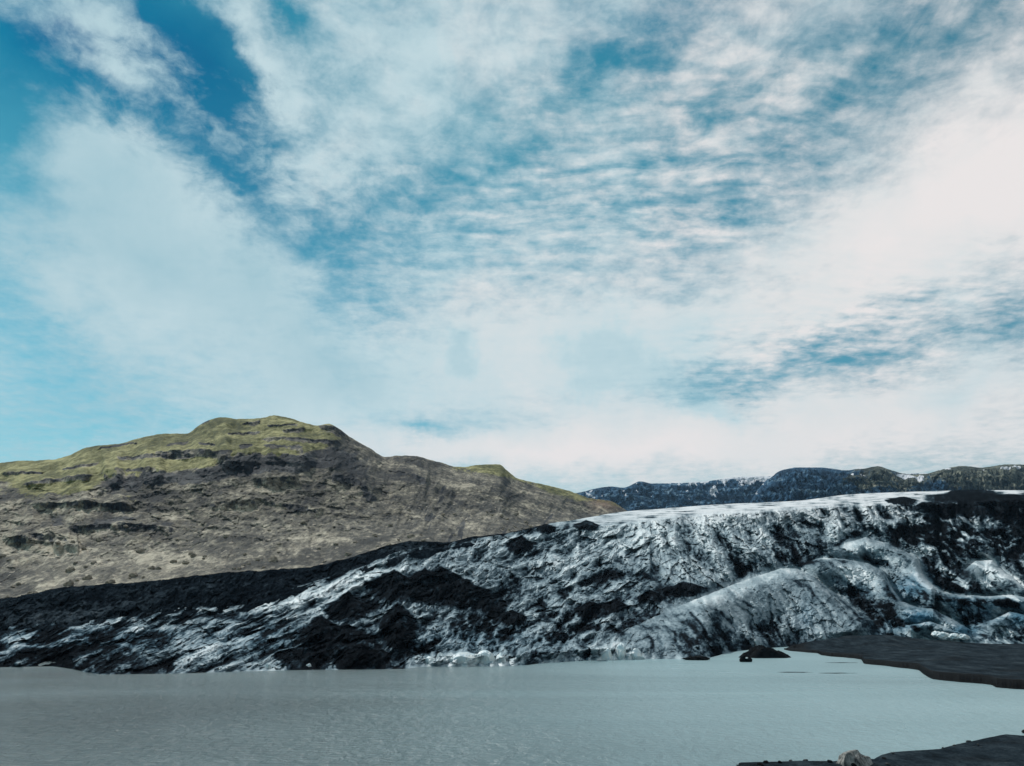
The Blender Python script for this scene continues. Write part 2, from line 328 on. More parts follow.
# ------------------------------------------------------------------ glacier
def build_glacier():
    px = np.arange(-300, 1290, 0.62)
    nr = 430; t = np.linspace(0, 1, nr)
    w = water_edge(px); r = rim(px); wY = ground(px, w, 0.0); rY = rimY(px)
    PX = np.repeat(px[None], nr, 0); PY = w + (r - w) * t[:, None]
    clc = ss(405, 440, px) * ss(700, 620, px)
    g = t[:, None] ** 1.15; gc = np.interp(t, [0, .085, .13, .32, 1], [0, .012, .09, .32 ** 1.15, 1])[:, None]
    g = g + (gc - g) * clc
    YY = wY + (rY - wY) * g
    ZZ = zY(PX, PY, YY)
    # plateau rows
    m = 90; t2 = np.linspace(0, 1, m + 1)[1:, None]
    PX2 = np.repeat(px[None], m, 0); PY2 = r + (plat(px) - r) * t2 ** 0.9; YY2 = rY + (platY(px) - rY) * t2 ** 1.3; ZZ2 = zY(PX2, PY2, YY2)
    # behind the skyline, and below the water
    bz = [ZZ2[-1] - 4, ZZ2[-1] - 25]; bY = [platY(px) + 120, platY(px) + 500]
    fz = [np.full(px.shape, -9.0)]; fY = [wY - 14]
    PX = np.vstack([px[None], PX, PX2, px[None], px[None]]); PY = np.vstack([w[None] + 4, PY, PY2, plat(px)[None], plat(px)[None]])
    YY = np.vstack([fY[0][None], YY, YY2, bY[0][None], bY[1][None]]); ZZ = np.vstack([fz[0][None], ZZ, ZZ2, bz[0][None], bz[1][None]])
    TT = np.concatenate([[0], t, np.linspace(1, 2, m), [2, 2]])[:, None] * np.ones_like(PX)
    # surface coordinates in metres (about half a metre per unit of the trace)
    wx = 3.5 * fbm(PX / 26, PY / 26, 3, 3); wy = 3.5 * fbm(PX / 26, PY / 26, 8, 3)
    u = PX + wx; v = -(PY + wy)
    wl = ss(420, 300, PX); wr = ss(610, 690, PX); wc = 1 - wl - wr; wc = np.clip(wc, 0, 1)
    a, bq = rot(u, v, 24, 64, 9); RL = ridged(a, bq, 11, 5, 0.52)
    a, bq = rot(u, v, 36, 24, 15); RC = ridged(a, bq, 21, 6, 0.56)
    a, bq = rot(u, v, -58, 34, 15); RR = ridged(a, bq, 31, 6, 0.54)
    rel = wl * RL + wc * RC + wr * RR                       # ~0.3..1
    low = fbm(PX / 60, PY / 34, 41, 3)
    fine = fbm(u / 5.5, v / 4.2, 61, 4, 0.6)
    ub = u + 2.0 * fine; vb = v + 1.5 * fine
    A1, t1 = facets(*rot(ub, vb, 25, 26, 12), 5); A2, t2_ = facets(*rot(ub, vb, 32, 11, 6), 15); A3, t3 = facets(*rot(ub, vb, 20, 5, 3), 25)
    B1, q1 = facets(*rot(ub, vb, -52, 24, 12), 6); B2, q2 = facets(*rot(ub, vb, -48, 11, 6), 16)
    k_ = wr > 0.5; br = np.where(k_, B1 + 0.55 * B2, A1 + 0.55 * A2) + 0.30 * A3; tone = np.where(k_, q1 + 0.8 * q2, t1 + 0.8 * t2_) + 0.6 * t3
    # ---- the smooth bulging lobes on the right
    lobes = [
        ([(668, 611), (703, 596), (734, 584), (758, 575), (781, 568), (797, 568), (812, 575), (830, 589), (849, 603), (868, 617), (880, 631)], 5.5, 34, 7),
        ([(802, 562), (821, 558), (845, 559), (868, 563), (884, 571), (894, 590), (902, 601), (918, 607), (935, 610), (950, 618), (965, 626), (979, 635)], 4.5, 19, 6),
        ([(843, 544), (866, 537), (890, 544), (918, 558), (923, 576), (935, 586), (946, 592), (965, 595), (988, 596), (1012, 595), (1040, 600), (1080, 612)], 4.2, 14, 6),
        ([(934, 588), (935, 598), (934, 610)], 2.6, 9, 5),
        ([(962, 572), (975, 561), (992, 560), (1008, 574), (1024, 586), (1050, 592)], 4.0, 15, 6),
        ([(905, 626), (930, 622), (955, 632), (985, 640)], 2.0, 10, 5),
        ([(985, 622), (1010, 612), (1035, 618), (1070, 625)], 3.0, 12, 6),
    ]
    dl = np.zeros_like(PX); lob = np.zeros_like(PX); crest = np.zeros_like(PX)
    for line, h, wd, wu in lobes:
        d, s, al = seg(PX + 0.4 * wx, PY + 0.4 * wy, line)
        below = s > 0
        ends = ss(0, 0.08, al) * ss(1.0, 0.9, al) + 0.15
        q = d / (wd * 0.38); f = np.where(below, q * np.exp(1 - q) - 0.15 * np.exp(-q * 2), -0.55 * np.exp(-(d / wu) ** 1.5))
        dl = dl + h * f * ends; lob = np.maximum(lob, np.where(below, ss(wd * 2.2, wd * 0.7, d), ss(wu * 1.3, 0, d)))
        crest = np.maximum(crest, np.exp(-(d / 2.2) ** 2) * ends)
    # ---- black debris cones
    cones = [(393, 583, 27, 14, 5.5), (424, 584, 26, 17, 7), (441, 582, 26, 18, 7), (466, 592, 26, 14, 4.5), (488, 601, 20, 10, 3), (398, 622, 20, 24, 6), (520, 543, 15, 9, 5.5), (546, 527, 9, 5, 2.6),
             (586, 525, 13, 5, 2.6), (348, 606, 24, 14, 5), (322, 632, 26, 20, 4), (305, 655, 30, 14, 3), (345, 640, 26, 20, 3), (362, 656, 34, 14, 3), (590, 608, 15, 8, 2.5), (614, 606, 13, 7, 2.5), (652, 596, 14, 6, 2), (513, 617, 16, 7, 3), (560, 636, 8, 5, 1.6),
             (552, 634, 8, 5, 1.5), (972, 494, 30, 9, 5), (903, 500, 16, 4, 2.6), (1010, 505, 50, 12, 5), (935, 506, 26, 6, 2), (683, 588, 22, 7, 1.5), (1060, 520, 60, 20, 5)]
    dc = np.zeros_like(PX); cm = np.zeros_like(PX)
    for cx, cy, rx, ry, h in cones:
        ax_ = np.abs(PX + 1.2 * wx - cx) / rx; dy_ = (PY + 0.8 * wy - cy) / ry
        d = np.where(dy_ < 0, ax_ * 0.85 - dy_, np.hypot(ax_ * 0.85, dy_ / 1.6))
        dc = np.maximum(dc, h * np.clip(1 - d, 0, 1) ** 1.1); cm = np.maximum(cm, ss(1.15, 0.7, d + 0.30 * fine))
    # ---- tone of the ice: dirt, plus light and shade painted on the lobes
    D = np.full(PX.shape, 0.37)
    fo1 = ridged(*rot(u + 5 * low, v, 27, 110, 24), 131, 3, 0.45); fo2 = ridged(*rot(u + 5 * low, v, -50, 80, 24), 141, 3, 0.45); fold = (fo1 * (1 - wr) + fo2 * wr - 0.62) * (1 - lob)
    D -= 0.55 * fold
    lobx = 1 - 0.75 * lob; D += 0.20 * low * lobx + 0.60 * (0.70 - rel) * lobx + 0.22 * fine * (1 - 0.4 * lob)
    D += 0.09 * tone * (1 - 0.5 * lob) - 0.11 * br * (1 - 0.6 * lob)
    # left tongue: thin bright fins over dark ice
    left = ss(330, 180, PX + (PY - 620) * 1.0); D += 0.34 * left * (0.6 + 0.8 * fbm(*rot(u, v, 22, 60, 7), 87, 4))
    D += 0.12 * ss(170, 60, PX) * ss(640, 650, PY) + 0.02 * ss(190, 90, PX)
    fins = [([(176, 665), (200, 655), (219, 647), (239, 641.5), (258, 636.5)], 3.6, 0.62), ([(150, 664), (178, 650), (200, 640)], 3.0, 0.35), ([(198, 610), (229, 611), (248, 606), (262, 601.5), (289, 593)], 2.2, 0.45), ([(244, 613), (268, 606)], 4.5, 0.6),
            ([(255, 630), (290, 618), (320, 609), (345, 598)], 4.5, 0.35), ([(270, 606), (310, 592), (345, 584), (385, 572)], 6.5, 0.40), ([(300, 606), (340, 594), (368, 585)], 4, 0.35), ([(370, 578), (410, 566), (450, 556)], 6, 0.30), ([(135, 631), (160, 629), (190, 624)], 3.0, 0.42), ([(15, 647), (60, 646)], 1.6, 0.45), ([(65, 641), (130, 645)], 2, 0.35),
            ([(180, 622), (215, 620), (240, 624)], 3, 0.3), ([(215, 634), (240, 624), (270, 616)], 2.2, 0.35), ([(470, 545), (500, 541), (535, 533)], 3, 0.3), ([(160, 655), (190, 640), (205, 635)], 2.5, 0.3), ([(300, 664), (270, 662), (240, 664)], 2.0, 0.15)]
    fin_h = np.zeros_like(PX)
    for line, wdt, amt in fins:
        d, s, al = seg(PX + 0.6 * wx, PY + 0.5 * wy, line); e = np.exp(-(d / wdt) ** 2)
        D -= 0.85 * amt * e * (0.75 + 0.9 * fine); fin_h = np.maximum(fin_h, 1.2 * amt * e)
    brk = np.clip(0.80 + 1.3 * fbm(u / 17, v / 8, 88, 4, 0.6) + 0.35 * tone, 0.05, 1.5)
    # dark regions: debris, and shade under the lobe crests painted in
    for cx, cy, rx, ry, dg, amt in [(230, 655, 60, 9, 22, 0.14), (290, 648, 45, 12, 30, 0.22), (340, 645, 45, 26, 0, 0.22), (400, 650, 60, 18, 0, 0.22), (470, 632, 80, 16, 0, 0.16), (540, 615, 60, 12, 0, 0.16), (590, 609, 15, 6, 6, 0.35), (614, 607, 12, 6, 6, 0.35), (640, 600, 12, 5, 14, 0.30), (660, 594, 18, 5, 14, 0.40), (686, 588, 18, 5, 10, 0.40), (708, 590, 12, 3.5, 16, 0.3), (585, 628, 60, 8, 4, 0.18),
            (745, 521, 22, 8, -20, 0.35), (725, 533, 14, 8, -50, 0.3), (700, 560, 24, 9, -40, 0.10), (810, 560, 16, 4, 18, 0.55), (845, 540, 30, 4, 22, 0.5), (848, 562, 34, 4, -6, 0.35), (1000, 510, 90, 10, 0, 0.5), (1010, 535, 85, 20, 0, 0.62), (905, 532, 45, 8, 4, 0.5), (940, 545, 30, 12, -15, 0.5), (950, 575, 14, 20, -10, 0.45), (990, 588, 50, 5, -4, 0.4), (1060, 560, 60, 40, 0, 0.4), (915, 627, 18, 5, 0, 0.40), (880, 628, 20, 10, -45, 0.35), (875, 600, 8, 18, 35, 0.25), (990, 607, 50, 6, -4, 0.30), (1000, 636, 60, 8, 0, 0.3), (865, 500, 40, 2, 4, 0.2), (650, 517, 30, 1.6, 8, 0.5), (600, 523, 40, 2.2, 6, 0.35), (640, 650, 50, 8, 0, 0.08), (690, 645, 30, 14, -30, 0.24), (720, 630, 30, 10, -40, 0.2), (770, 650, 40, 8, 0, 0.1), (640, 644, 8, 12, -30, 0.3), (845, 585, 22, 5, -45, 0.25), (858, 605, 22, 5, -48, 0.25), (790, 580, 30, 3, -30, 0.18), (868, 592, 10, 16, 30, 0.30), (888, 600, 9, 14, 25, 0.40), (910, 588, 18, 9, -25, 0.20), (885, 620, 22, 12, -30, 0.40), (935, 600, 12, 7, -40, 0.2), (960, 605, 40, 6, -3, 0.42), (1010, 603, 30, 4, 0, 0.4), (975, 618, 40, 6, -6, 0.28), (815, 600, 30, 6, -50, 0.16), (712, 618, 14, 12, -40, 0.22), (700, 640, 30, 12, -20, 0.2), (845, 612, 30, 8, -50, 0.14), (900, 548, 14, 5, -25, 0.3), (905, 562, 22, 4, -30, 0.2), (745, 605, 40, 3, -36, 0.22)]:
        D += 0.92 * amt * ell(PX + 1.3 * wx, PY + 1.3 * wy, cx, cy, rx, ry, dg) * brk
    # bright regions: clean ice, and sunlit lobe tops painted along the crests
    for cx, cy, rx, ry, dg, amt in [(640, 545, 80, 16, 12, 0.12), (720, 548, 50, 22, -30, 0.14), (716, 577, 11, 8, -20, 0.35), (770, 535, 30, 12, -40, 0.18), (700, 515, 60, 5, 5, 0.2), (830, 520, 30, 6, -20, 0.22), (951, 519, 26, 3.2, -6, 0.55), (934, 551, 14, 4, -10, 0.5), (985, 569, 20, 10, -35, 0.65), (1018, 583, 12, 3, -40, 0.4), (700, 602, 22, 6, 20, 0.22), (738, 590, 24, 6, 20, 0.28), (785, 574, 22, 5, 5, 0.3), (850, 572, 24, 7, -25, 0.3), (872, 585, 18, 6, -45, 0.25), (822, 560, 12, 2, 0, 0.3), (925, 583, 14, 4, -45, 0.3), (470, 657, 50, 5, 0, 0.3), (720, 605, 26, 10, 18, 0.24), (800, 620, 22, 12, -50, 0.18), (840, 545, 20, 6, -20, 0.3), (880, 553, 30, 8, -22, 0.26), (475, 660, 50, 5, 0, 0.35), (612, 650, 26, 8, 0, 0.25), (560, 560, 40, 14, 25, 0.08), (960, 534, 12, 3, 0, 0.25), (1015, 522, 8, 4, 0, 0.25), (655, 528, 40, 6, 10, 0.2), (860, 577, 18, 8, -40, 0.25), (918, 570, 16, 6, -40, 0.3), (990, 598, 40, 2.5, 0, 0.35), (1010, 612, 16, 5, 0, 0.3)]:
        D -= 0.75 * amt * ell(PX + 1.3 * wx, PY + 1.3 * wy, cx, cy, rx, ry, dg)
    streak = ridged(*rot(u + 3 * fine, v, -50, 60, 8), 71, 4, 0.55)
    D = D + lob * (-0.03 + 0.26 * (0.66 - streak) + 0.16 * fbm(u / 16, v / 10, 72, 4))
    D -= 0.10 * crest  # crest edges painted lighter, as if lit
    gro = np.zeros_like(PX)
    for line in ([(727, 588), (742, 600), (757, 612)], [(766, 590), (769, 612), (772, 632)], [(775, 590), (783, 612), (795, 636)], [(811, 576), (832, 592), (852, 610), (866, 626)], [(838, 572), (856, 592), (868, 614), (876, 630)], [(884, 575), (893, 595), (900, 606)], [(905, 575), (921, 590), (933, 603)],
                 [(690, 612), (705, 630), (716, 648)], [(735, 598), (750, 622), (756, 642)], [(800, 575), (822, 604), (842, 632)], [(705, 602), (735, 626), (748, 646)], [(822, 562), (850, 574), (872, 594)], [(660, 618), (672, 634), (678, 650)], [(640, 628), (650, 640), (655, 654)], [(855, 545), (880, 556), (900, 570)], [(975, 566), (990, 580), (1000, 590)]):
        d, s, al = seg(PX + 1.6 * wx, PY + 1.6 * wy, line); e_ = ss(0, 0.15, al) * ss(1, 0.75, al) * np.clip(0.9 + 1.2 * fine, 0.1, 1.6)
        D += 0.17 * np.exp(-(d / 1.5) ** 2) * e_ - 0.10 * np.exp(-((d - 3.2) / 1.8) ** 2) * (s < 0) * e_; gro = np.maximum(gro, np.exp(-(d / 2.2) ** 2) * e_)
    D -= 0.48 * ss(0.0, 0.32, fbm(*rot(u, v, -22, 34, 9), 151, 4, 0.55)) * ss(880, 930, PX) * ss(500, 512, PY)
    D -= 0.32 * ss(0.10, 0.03, TT) * (ss(424, 432, PX) * (0.35 + 0.65 * ss(540, 505, PX)) * ss(600, 585, PX) + 0.8 * ss(592, 602, PX) * ss(668, 650, PX)) * np.clip(0.8 + 1.6 * fbm(PX / 6, PY / 12, 152, 3), 0, 1.4)
    # flat white plateau above the rim
    D -= 0.22 * ss(0.6, 1.0, TT) * ss(545, 600, PX) * ss(930, 880, PX)
    pl = ss(0.92, 1.35, TT + 0.10 * fbm(PX / 14, PX * 0, 79, 4)) * ss(545, 600, PX)
    D = D * (1 - 0.8 * pl) + 0.8 * pl * (0.31 + 0.6 * fbm(PX / 20, PY / 1.8, 77, 4) + 0.6 * ss(0.25, 0.6, fbm(PX / 26, PY / 2.2, 78, 4)))
    D = np.maximum(D, cm * (0.82 + 0.25 * fine + 0.15 * tone)); D = np.maximum(D, ss(905, 940, PX) * ss(508, 499, PY) * ss(492.5, 495.5, PY) * (0.85 + 0.3 * fine))
    BL = np.zeros_like(PX)
    for cx, cy, rx, ry, amt in [(911, 588, 20, 12, 0.75), (919, 618, 18, 8, 1.0), (965, 631, 14, 7, 0.9), (1019, 618, 12, 9, 0.8), (960, 602, 28, 5, 0.5), (806, 615, 7, 13, 0.35), (900, 625, 26, 12, 0.4), (470, 640, 90, 12, 0.25), (80, 640, 120, 14, 0.35), (250, 640, 90, 18, 0.25), (860, 592, 14, 8, 0.3), (990, 612, 50, 14, 0.4)]:
        BL = np.maximum(BL, amt * ell(PX, PY, cx, cy, rx, ry))
    PALE_ = 0.42 * pl + 0.45 * ss(530, 510, PY) * ss(600, 660, PX)
    # ---- relief
    amp = 3.4 * ss(-0.02, 0.14, TT) * (1 - 0.86 * pl) * (1 - 0.80 * lob)
    amp = amp * (0.75 * wl + 1.15 * wc + 1.25 * wr)
    disp = amp * (rel - 0.66) * 2.0 + 0.55 * fine * (1 - 0.7 * pl) * ss(-0.02, 0.1, TT) + 4.2 * br * (1 - 0.72 * lob) * (1 - 0.85 * pl) * ss(-0.02, 0.08, TT)
    disp += 13.0 * fold * (1 - 0.9 * pl) * ss(0, 0.12, TT) + 4.0 * low * (1 - pl) * ss(0.0, 0.2, TT) + 3.4 * dl * ss(0.0, 0.1, TT) - 0.7 * gro + dc * (0.9 + 0.6 * fine) + 1.5 * fin_h + lob * (streak - 0.66) * 1.0
    disp *= ss(-0.01, 0.03, TT)
    # scalloped ice cliff at the water
    cl = ss(405, 440, PX) * ss(770, 720, PX)
    # bumps come out of the slope towards the valley and only a little upwards
    up = (0.16 * amp * (rel - 0.66) * 2.0 + 0.25 * fine * (1 - 0.6 * pl) + 0.55 * dc + 0.4 * fin_h + 0.10 * dl) * ss(-0.01, 0.05, TT)
    out = disp * 1.25 + cl * 2.6 * perlin(PX / 8, PY / 30, 4) * ss(0.25, 0, TT)
    YY = YY - out * (YY / 380.0) ** 0.5
    ZZ = np.where(TT <= 0, ZZ, 0); ZZ = np.where((TT > 0) & (np.arange(len(TT))[:, None] < len(TT) - 2), zY(PX, PY, YY), np.vstack([fz[0][None], np.zeros_like(PX[1:-2]), bz[0][None], bz[1][None]]))
    ZZ = ZZ + up
    XX = xY(PX, YY, zY(PX, np.clip(PY, 480, 700), YY))
    o = grid_mesh('glacier', XX, YY, ZZ, ICE, {'debris': D, 'blue': BL, 'pale': PALE_})  # debris also carries the painted light and shade of the lobes
    tag(o, 'dirty grey and white glacier tongue streaked with black debris beside the lake', 'glacier', kind='structure')
build_glacier()

# ------------------------------------------------------------------ black moraine at the hill foot
def build_moraine():
    px = np.arange(-330, 566, 0.8); n1 = 150
    tp = moraine_top(px) + 1.0; bt = moraine_bot(px); tY = moraine_topY(px); bY = moraine_botY(px)
    t = np.linspace(0, 1, n1)[:, None]; PX = np.repeat(px[None], n1, 0)
    PY = bt + (tp - bt) * t; YY = bY + (tY - bY) * t ** 1.1; ZZ = zY(PX, PY, YY)
    front = (bY - 8, zY(px, bt + 2, bY) - 9)
    back = [(tY + 14, ZZ[-1] - 4), (tY + 60, ZZ[-1] - 30)]
    PX = np.vstack([px[None], PX, px[None], px[None]]); PYa = np.vstack([bt[None], PY, tp[None], tp[None]])
    YY = np.vstack([front[0][None], YY, back[0][0][None], back[1][0][None]]); ZZ = np.vstack([front[1][None], ZZ, back[0][1][None], back[1][1][None]])
    T = np.concatenate([[0], t[:, 0], [1, 1]])[:, None] * np.ones_like(PX)
    wx = 5 * fbm(PX / 30, PYa / 20, 2, 3); a, bq = rot(PX + wx, -PYa, 38, 34, 15)
    rel = ridged(a, bq, 91, 6, 0.55); fine = fbm(PX / 5, PYa / 4, 17, 4, 0.6)
    M1, m1 = facets(*rot(PX + wx + 2 * fine, -PYa + fine, 30, 17, 8), 3); M2, m2 = facets(*rot(PX + wx + 2 * fine, -PYa + fine, 20, 6, 3.2), 13)
    fade = ss(0, 0.12, T) * (0.40 + 0.60 * ss(1.0, 0.86, T)) * (0.35 + 0.65 * ss(560, 400, PX))
    d = fade * (4.5 * (rel - 0.68) * 2 + 2.6 * M1 + 1.5 * M2 + 2.2 * fbm(PX / 45, PYa / 20, 23, 3) + 1.1 * fine) + 0.9 * perlin(PX / 7, PX * 0, 9) * ss(0.8, 1, T)
    YY = YY - d * 1.1; ZZ[1:-2] = zY(PX, PYa, YY)[1:-2]; ZZ = ZZ + 0.22 * d
    XX = xY(PX, YY, zY(PX, PYa, YY))
    grey = -0.18 + 0.70 * ell(PX + 2 * wx, PYa, 40, 618, 70, 10, 3) + 0.45 * ell(PX + wx, PYa, 130, 600, 60, 9, 10) + 0.35 * (rel - 0.6) + 0.22 * m1 + 0.25 * m2 + 0.25 * ell(PX, PYa, 230, 585, 90, 8, 8) + 0.3 * ss(330, 420, PX)
    o = grid_mesh('moraine', XX, YY, ZZ, MOR, {'grey': grey})
    tag(o, 'black rubbly moraine ridge between the brown hillside and the glacier', 'moraine', kind='structure')
build_moraine()

# ------------------------------------------------------------------ hill
hill_pts = {}
def build_hill():
    px = np.arange(-330, 660, 0.75); n1 = 380
    tp = hill_sky(px) + 1.4 + 0.9 * fbm(px / 14, px * 0, 3, 5, 0.6) + 1.0 * np.minimum(0, 0.4 - ridged(px / 22, px * 0 + 4, 6, 3)); bt = hill_bot(px); tY = hill_skyY(px); bY = hill_botY(px); ml = moss_low(px)
    t = np.linspace(0, 1, n1)[:, None]; PX = np.repeat(px[None], n1, 0)
    PY = bt + (tp - bt) * t
    prof = np.interp(t[:, 0], [0, 0.25, 0.45, 0.62, 0.72, 0.82, 1.0], [0, 0.24, 0.40, 0.52, 0.60, 0.73, 1.0])[:, None]
    YY = bY + (tY - bY) * prof; ZZ = zY(PX, PY, YY)
    back = [(tY + 25, ZZ[-1] - 3), (tY + 120, ZZ[-1] - 30), (tY + 500, ZZ[-1] - 160)]
    PX = np.vstack([PX] + [px[None]] * 3); PYa = np.vstack([PY] + [tp[None]] * 3)
    YY = np.vstack([YY] + [q[0][None] for q in back]); ZZ = np.vstack([ZZ] + [q[1][None] for q in back])
    T = np.concatenate([t[:, 0], [1, 1, 1]])[:, None] * np.ones_like(PX)
    XX = xY(PX, YY, ZZ)
    wx = 8 * fbm(PX / 60, PYa / 40, 2, 3); wy = 5 * fbm(PX / 50, PYa / 30, 6, 4)
    S = (YY / 900.0)                                        # metres grow with distance
    # gullies down the slope: lean over towards the right hand end
    lean = np.interp(PX, [0, 250, 400, 560], [88, 80, 58, 48])
    c_, s_ = np.cos(np.radians(lean)), np.sin(np.radians(lean))
    uu = PX + wx; vv = -(PYa + wy)
    al = uu * c_ + vv * s_; ac = -uu * s_ + vv * c_
    gul = ridged(al / 60, ac / 16, 51, 5, 0.55)
    gen = ridged(uu / 38, vv / 22, 15, 6, 0.55)
    fine = fbm(uu / 7, vv / 5, 25, 4, 0.62)
    uf = uu + 2.5 * fine; vf = vv + 2 * fine
    H1, h1 = facets(uf / 17, vf / 10, 7); H2, h2 = facets(uf / 7.5, vf / 5, 17); H3, h3 = facets(uf / 3.4, vf / 2.4, 27); brh = H1 + 0.6 * H2 + 0.32 * H3; ht = h1 + h2 + 0.8 * h3
    mid = fbm(uu / 24, vv / 13, 35, 4, 0.55)
    below = ss(-2, 8, PYa - ml + 0.8 * wy)                  # 1 below the moss line
    right = ss(330, 430, PX)
    # flat-lying lava benches near the top: stepped ledges
    lev = (PYa - hill_sky(px) * 0.55 + 1.2 * wy + 2.5 * mid) / 9.5
    fr = lev - np.floor(lev); stair = ss(0.0, 0.28, fr) - fr
    bench = (1 - 0.85 * below) * (1 - 0.8 * right) + 0.25 * below * (1 - right)
    cliff = ell(PX + 2 * wx, PYa + wy, 210, 474 , 130, 9, 7) + 0.9 * ell(PX + wx, PYa + wy, 330, 468, 60, 16, -35)
    cliff = np.clip(cliff, 0, 1)
    LEDGES = [([(150, 453), (197, 452), (236, 453.5)], 5.5), ([(238, 446.5), (253, 445.5)], 5), ([(261, 446), (285, 446), (308, 448)], 6.5), ([(259, 440.5), (283, 438), (310, 441), (345, 441)], 4.5),
              ([(215, 461), (228, 457), (259, 454.6), (287, 455.6), (322, 463)], 13), ([(241, 423), (261, 421)], 3.2), ([(281, 430.5), (306, 428.5)], 3.5), ([(197, 444.5), (216, 444)], 2.8), ([(200, 424), (209, 419)], 3.5), ([(111, 459), (161, 455), (200, 455.5)], 4.0),
              ([(20, 484), (60, 480), (95, 474.5)], 4.0), ([(98, 474), (130, 470), (168, 471)], 13), ([(60, 470), (100, 462)], 2.2), ([(0, 474), (45, 472)], 2.2), ([(165, 446), (190, 441)], 2.0), ([(95, 449), (140, 442)], 2.0), ([(225, 435), (262, 431)], 2.4), ([(265, 425), (300, 424)], 2.0), ([(317, 425), (338, 429), (350, 438)], 5),
              ([(30, 505), (80, 503), (140, 508)], 5), ([(60, 528), (120, 524), (180, 530)], 7), ([(200, 505), (260, 500), (330, 512)], 7), ([(0, 540), (40, 536), (75, 541)], 9), ([(52, 549), (80, 547)], 10), ([(330, 475), (352, 478), (380, 500)], 9), ([(395, 470), (430, 480)], 5), ([(250, 480), (300, 478)], 8)]
    lc = np.zeros_like(PX); lr = np.zeros_like(PX)
    jag = 2.2 * fbm(PX / 10, PYa / 40, 66, 4, 0.6); thk = 1 + 0.9 * fbm(PX / 18, PYa / 60, 67, 3)
    for line, th in LEDGES:
        d_, s_, a_ = seg(PX, PYa + jag + 0.3 * wy, line); endf = ss(0, 0.12, a_) * ss(1.0, 0.88, a_); tt = th * np.clip(thk, 0.2, 2) * endf + 0.01
        dn = np.where(s_ > 0, d_, -d_)
        big = 0.9 if th < 6 else 0.42
        if th > 6: endf = endf * ss(-0.35, 0.25, fbm(PX / 13, PYa / 9, 68, 4, 0.6))
        lc = np.maximum(lc, 3.0 * big * tt * np.where(dn > 0, np.clip(1 - dn / tt, 0, 1), np.clip(1 + dn / (2.2 * tt), 0, 1)))
        lr = np.maximum(lr, ss(-0.8, 0.6, dn) * ss(tt * 1.3 + 0.5, tt * 0.3, dn) * np.clip(endf * 1.5, 0, 1))
    fade = 0.25 + 0.75 * ss(1.0, 0.94, T)
    calm = (0.35 + 0.65 * ss(0.05, 0.42, T + 0.25 * mid)) * (1 - 0.55 * right)
    d = S * fade * (9 * (gul - 0.66) * (0.10 + 0.9 * right) * below + 9 * (gen - 0.66) + 6 * mid + 2.0 * fine + 2.3 * brh * calm * (0.25 + 0.75 * below)) + S * 4.0 * stair * bench * ss(1.0, 0.97, T) + lc * ss(1.0, 0.985, T)
    YY = YY - d; ZZ[:-3] = zY(PX, PYa, YY)[:-3]; ZZ = ZZ + 0.16 * d
    XX = xY(PX, YY, zY(PX, PYa, YY))
    moss = (1 - below) * (1 - 0.55 * ss(300, 350, PX)) + 0.40 * ell(PX, PYa, 488, 466, 20, 6, -20) + 0.22 * ell(PX, PYa, 60, 500, 90, 12) + 0.35 * ell(PX, PYa, 560, 494, 30, 8, -15)
    ledge = ss(0.30, 0.12, fr) * (1 - below) * (0.55 + 1.3 * mid)
    moss = moss - 0.5 * ledge * (1 - right) - 1.1 * lr + 0.45 * mid + 0.10 + 0.3 * ell(PX, PYa, 40, 490, 60, 8)
    rock = 0.85 * lr * np.clip(0.75 + 0.9 * fbm(PX / 6, PYa / 9, 69, 4, 0.6), 0, 1.2) + 0.75 * cliff * below * np.clip(0.8 + 1.0 * mid, 0, 1.3) + 0.4 * ledge * (1 - right) + 0.55 * ell(PX, PYa + wy, 90, 522, 150, 13) * (0.8 + 1.2 * mid) + 0.75 * ss(2, 6, PYa - ml + wy) * ss(26, 12, PYa - ml + wy) * ss(80, 120, PX) * ss(360, 320, PX) * np.clip(0.75 + 1.4 * fbm(PX / 14, PYa / 26, 99, 4), 0.1, 1.3) + 0.25 * ell(PX, PYa, 40, 588, 60, 8) + 0.45 * ell(PX + wx, PYa, 362, 468, 26, 16, -40) + 0.55 * ss(0.1, 0.45, fbm(al / 70, ac / 13, 97, 4, 0.6)) * right + 0.30 * ss(0.15, 0.4, fbm(PX / 45, PYa / 9, 98, 4)) * (1 - right) + 0.25 * ss(0.72, 0.58, gul) * right + 0.35 * ell(PX + wx, PYa, 130, 522, 60, 6, 0) + 0.25 * ell(PX + wx, PYa, 330, 505, 20, 14, -50) - 0.15 + 0.35 * (0.62 - gen)  # the right shoulder's shadow is painted in here as dark rock too
    rel_t = (bt[None] - PYa) / (bt - tp)
    scree = ss(0.52, 0.22, rel_t + 0.35 * mid) + 0.45 * ss(340, 440, PX) + 0.5 * ell(PX + wx, PYa, 50, 512, 26, 4) + 0.3 * ell(PX, PYa, 270, 530, 90, 10)
    tan = 0.9 * ss(0.05, 0.45, fbm(PX / 32 + 0.4 * wx / 8, PYa / 12, 95, 4, 0.6)) * below * ss(0.65, 0.35, rel_t) + 0.7 * ell(PX + wx, PYa, 50, 510, 26, 4) + 0.6 * ell(PX + wx, PYa, 120, 550, 90, 9) + 0.5 * ell(PX + wx, PYa, 300, 527, 60, 9, -8) + 0.5 * ell(PX, PYa, 310, 562, 34, 4, 12) + 0.4 * ell(PX, PYa, 430, 528, 40, 8, 10) + 0.35 * ell(PX, PYa, 30, 555, 50, 10)
    rust = 0.8 * ell(PX, PYa, 604, 504, 16, 6, -10)
    o = grid_mesh('hill', XX, YY, ZZ, HILL, {'moss': moss, 'scree': scree * 0.9, 'rock': rock, 'rust': rust, 'tan': tan, 'tone': 0.5 + 0.45 * ht * 0.6})
